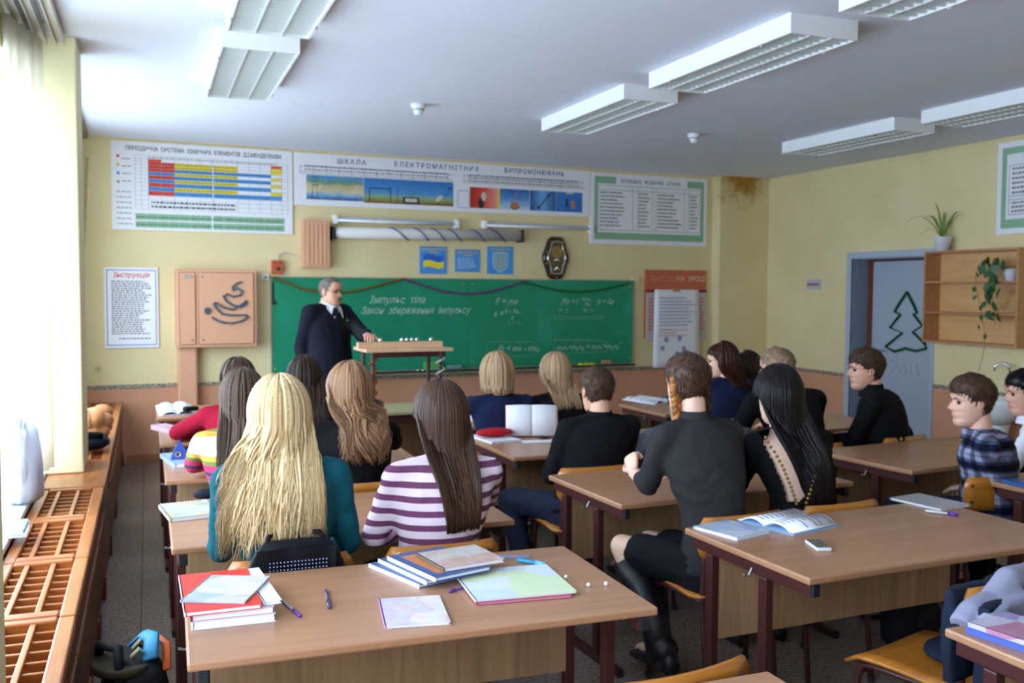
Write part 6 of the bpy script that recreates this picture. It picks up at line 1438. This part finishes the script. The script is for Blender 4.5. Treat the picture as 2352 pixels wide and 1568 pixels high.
# schoolbag on the floor by the near desk
t = thing('schoolbag', 'black schoolbag with blue and orange straps on the floor beside the near desk', 'bag', (-.055, 3.36, 0), .2)
Mbg = fabric('bag_canvas', '1A1A1C', .7, .4, 14); b_ = MB()
b_.loft([[Vector((hw*math.copysign(abs(math.cos(a))**.6, math.cos(a)), hd*math.copysign(abs(math.sin(a))**.6, math.sin(a)), z)) for a in [2*PI*(k+.5)/20 for k in range(20)]] for hw, hd, z in ((.08, .13, .01), (.10, .16, .03), (.105, .17, .15), (.10, .16, .30), (.085, .13, .38), (.05, .08, .42))])
link('body', remesh(b_, .012, 3), Mbg, t); link('flap', remesh(MB().loft([[Vector((.1*math.cos(2*PI*k/16)-.04, .13*math.sin(2*PI*k/16), z)) for k in range(16)] for z in (.375, .40, .41)]), .012, 3), fabric('khaki_canvas', '3A3428', .8), t)
link('blue_strap', MB().tube([(.0, .10, .40), (.04, .05, .46), (.05, -.02, .47), (.03, -.09, .42)], .028, 8, flat=.35), mat('strap_blue', '2E86B4', .6), t, True); link('orange_strap', MB().tube([(.05, .11, .38), (.085, .05, .44), (.095, -.03, .44), (.08, -.10, .38)], .014, 8, flat=.5), mat('strap_orange', 'D8622E', .6), t, True)
link('carry_loop', MB().tube([(-.10, .10, .36), (-.10, .05, .45), (-.06, -.05, .46), (-.07, -.12, .37)], .016, 8), Mbg, t, True)
for k, y in enumerate((-.05, .03)): link('buckle', MB().tube([(-.02+.02*k, y, .425), (-.0+.02*k, y-.02, .455), (.02+.02*k, y, .43)], .007, 6), mat('pale_buckle', 'D8CFAE', .3, .4), t)
link('zip_pocket', MB().rbox(-.14, -.115, -.10, .10, .08, .26, .01), fabric('amber_canvas', '9A7A2E', .7), t)
# jacket over the chair back at the lower right
t = thing('draped_jacket', 'dark blue jacket with pale grey lining draped over the lower right chair', 'jacket', (2.34, 2.33, 0), math.radians(15))
Mj = fabric('navy_jacket_cloth', '1E2536', .8, .4, 9); Ml = fabric('grey_lining', '8F8FA4', .8, .3, 12)
jb = MB(); n_ = 12
ridge = [Vector((-.31+.60*k/n_, -.245, .69+.085*min(1, k/5)+.008*math.sin(k*1.3))) for k in range(n_+1)]
jb.tube([p+Vector((0, 0, -.02)) for p in ridge], .034, 10)
jb.loft([[Vector((x, y+.010*math.sin(x*28+i)-(.02 if y < -.29 else 0)*(i/4), z)) for x, y in [(-.29+.56*k/10, -.315) for k in range(11)]+[(.27-.56*k/10, -.275) for k in range(11)]] for i, z in enumerate((.76, .62, .48, .34, .20))])
jb.loft([[Vector((x, y+.008*math.sin(x*25+i), z)) for x, y in [(-.25+.5*k/8, -.20) for k in range(9)]+[(.25-.5*k/8, -.165) for k in range(9)]] for i, z in enumerate((.77, .68, .58, .50))])
link('shell', remesh(jb, .010, 2), Mj, t)
lb = MB(); lb.tube([p+Vector((.0, -.01, .005+.006*math.sin(i*1.7))) for i, p in enumerate(ridge)], .040, 10)
lb.loft([[Vector((x, y+.008*math.sin(x*31+i), z-.10*max(0, -x-.08))) for x, y in [(-.30+.58*k/10, -.335) for k in range(11)]+[(.28-.58*k/10, -.300) for k in range(11)]] for i, z in enumerate((.77, .73, .69))])
link('lining', remesh(lb, .009, 2), Ml, t)
link('piping', MB().tube([(-.31+.6*k/10, -.345-.006*math.sin(k*1.1), .682+.008*math.sin(k*1.4)-.10*max(0, .23-.6*k/10)) for k in range(11)], .010, 6), mat('pale_piping', 'C4CCE0', .6), t, True)
link('sleeve', MB().tube([(-.24, -.34, .66), (-.25, -.36, .50), (-.22, -.365, .34), (-.20, -.36, .20)], [.045, .055, .05, .042], 12, flat=.6), Mj, t, True)
link('zip_pull', MB().rbox(.02, .03, -.365, -.355, .42, .46, .003), mat('chrome'), t)
link('seat_fold', remesh(MB().ball((.06, -.05, .485), .12, 14, 8, (1.1, .9, .26)), .012, 3), Mj, t)
# dark rucksack on the floor under the right row
t = thing('rucksack', 'black rucksack standing on the floor below the grey magazine', 'bag', (3.27, 3.42, 0), .3)
link('body', remesh(MB().loft([[Vector((hw*math.cos(2*PI*k/18), hd*math.sin(2*PI*k/18), z)) for k in range(18)] for hw, hd, z in ((.12, .08, .005), (.16, .10, .04), (.165, .11, .2), (.14, .10, .34), (.08, .06, .42))]), .013, 3), Mbg, t); link('front_pocket', remesh(MB().ball((0, -.10, .14), .10, 12, 8, (1, .4, .9)), .013, 2), Mbg, t); link('strap', MB().tube([(-.05, 0, .40), (-.03, 0, .46), (.03, 0, .46), (.05, 0, .40)], .009, 6), Mbg, t)
# jackets on the far cover
t = thing('puffer_jacket', 'crumpled orange tan puffer jacket on the radiator cover behind the pier', 'jacket', (-.38, 7.0, ZC+.004))
pj = MB(); rnd = random.Random(3)
for k in range(16): pj.ball((rnd.uniform(-.10, .11), rnd.uniform(-.16, .2), rnd.uniform(.07, .19)), rnd.uniform(.05, .085), 10, 7, (1, 1.2, .8))
link('shell', remesh(pj, .012, 2), fabric('tan_nylon', 'C8895A', .5, .4, 14), t); link('sleeve', remesh(MB().tube([(-.08, -.15, .12), (.0, -.17, .16), (.09, -.10, .14), (.11, .02, .1)], [.05, .06, .055, .045], 12), .012, 2), MATS['tan_nylon'], t)
t = thing('dark_jacket', 'dark folded jacket lying before the orange puffer jacket', 'jacket', (-.36, 6.62, ZC+.004)); link('fold', remesh(MB().ball((0, 0, .055), .13, 14, 8, (1, 1, .4)).ball((.03, .05, .07), .09, 12, 7, (1, 1, .5)), .012, 3), fabric('dark_navy_nylon', '171C28', .6), t); link('collar_roll', MB().tube([(-.08, -.06, .10), (0, -.08, .115), (.08, -.05, .10)], .022, 8), MATS['dark_navy_nylon'], t, True)
# white plastic bag and books on the sill
m, nt, b = node_mat('thin_plastic'); out = nt.nodes['Material Output']; tl = N(nt, 'ShaderNodeBsdfTranslucent'); tl.inputs[0].default_value = lin('F0F2F6'); df = N(nt, 'ShaderNodeBsdfPrincipled'); df.inputs['Base Color'].default_value = lin('E8EAF0'); df.inputs['Roughness'].default_value = .3; ms = N(nt, 'ShaderNodeMixShader'); ms.inputs[0].default_value = .6
nt.links.new(tl.outputs[0], ms.inputs[1]); nt.links.new(df.outputs[0], ms.inputs[2]); nt.links.new(ms.outputs[0], out.inputs[0]); nt.nodes.remove(b)
t = thing('plastic_bag', 'crumpled white plastic bag standing on the window sill', 'bag', (-.565, 5.02, .6205))
rows = []
for i, (hw, hd, z) in enumerate(((.07, .10, 0), (.085, .14, .02), (.085, .16, .09), (.08, .17, .17), (.075, .17, .25), (.07, .16, .32), (.05, .14, .37))):
    rows.append([Vector((hw*math.cos(2*PI*k/28)*(1+.12*math.sin(5*k+i)), hd*math.sin(2*PI*k/28)*(1+.10*math.sin(3*k+i*1.7)), z+.02*math.sin(k*1.9)*(i > 4))) for k in range(28)])
mb = MB(); mb.loft(rows, caps=False); o = link('bag', mb, m, t, True); s = o.modifiers.new('s', 'SOLIDIFY'); s.thickness = .002
link('handle', MB().tube([(.02, -.12, .35), (.03, -.10, .42), (.02, -.05, .45), (.01, -.0, .40)], .014, 6, flat=.3), m, t, True); link('contents', remesh(MB().rbox(-.05, .05, -.09, .09, .005, .20, .02), .012, 2), mat('bag_contents', 'B8BCC8', .7), t)
for k, (dx, dy, cm, l) in enumerate(((0, 0, 'D4D8DE', 'white exercise book at the bottom of the pile on the window sill'), (.006, .01, 'A8B8CC', 'grey blue exercise book in the pile on the window sill'), (-.004, .004, '8FBEDC', 'pale blue exercise book on top of the pile on the window sill'))):
    t = thing('exercise_book', l, 'notebook', (-.555+dx, 4.36+dy, .6205+.0105*k), .12-.05*k); link('pages', MB().box(-.075, .075, -.10, .10, .001, .009), M_pages, t); link('cover', MB().box(-.078, .078, -.103, .103, .009, .010), mat('exercise_cover_%d' % k, cm, .45), t)
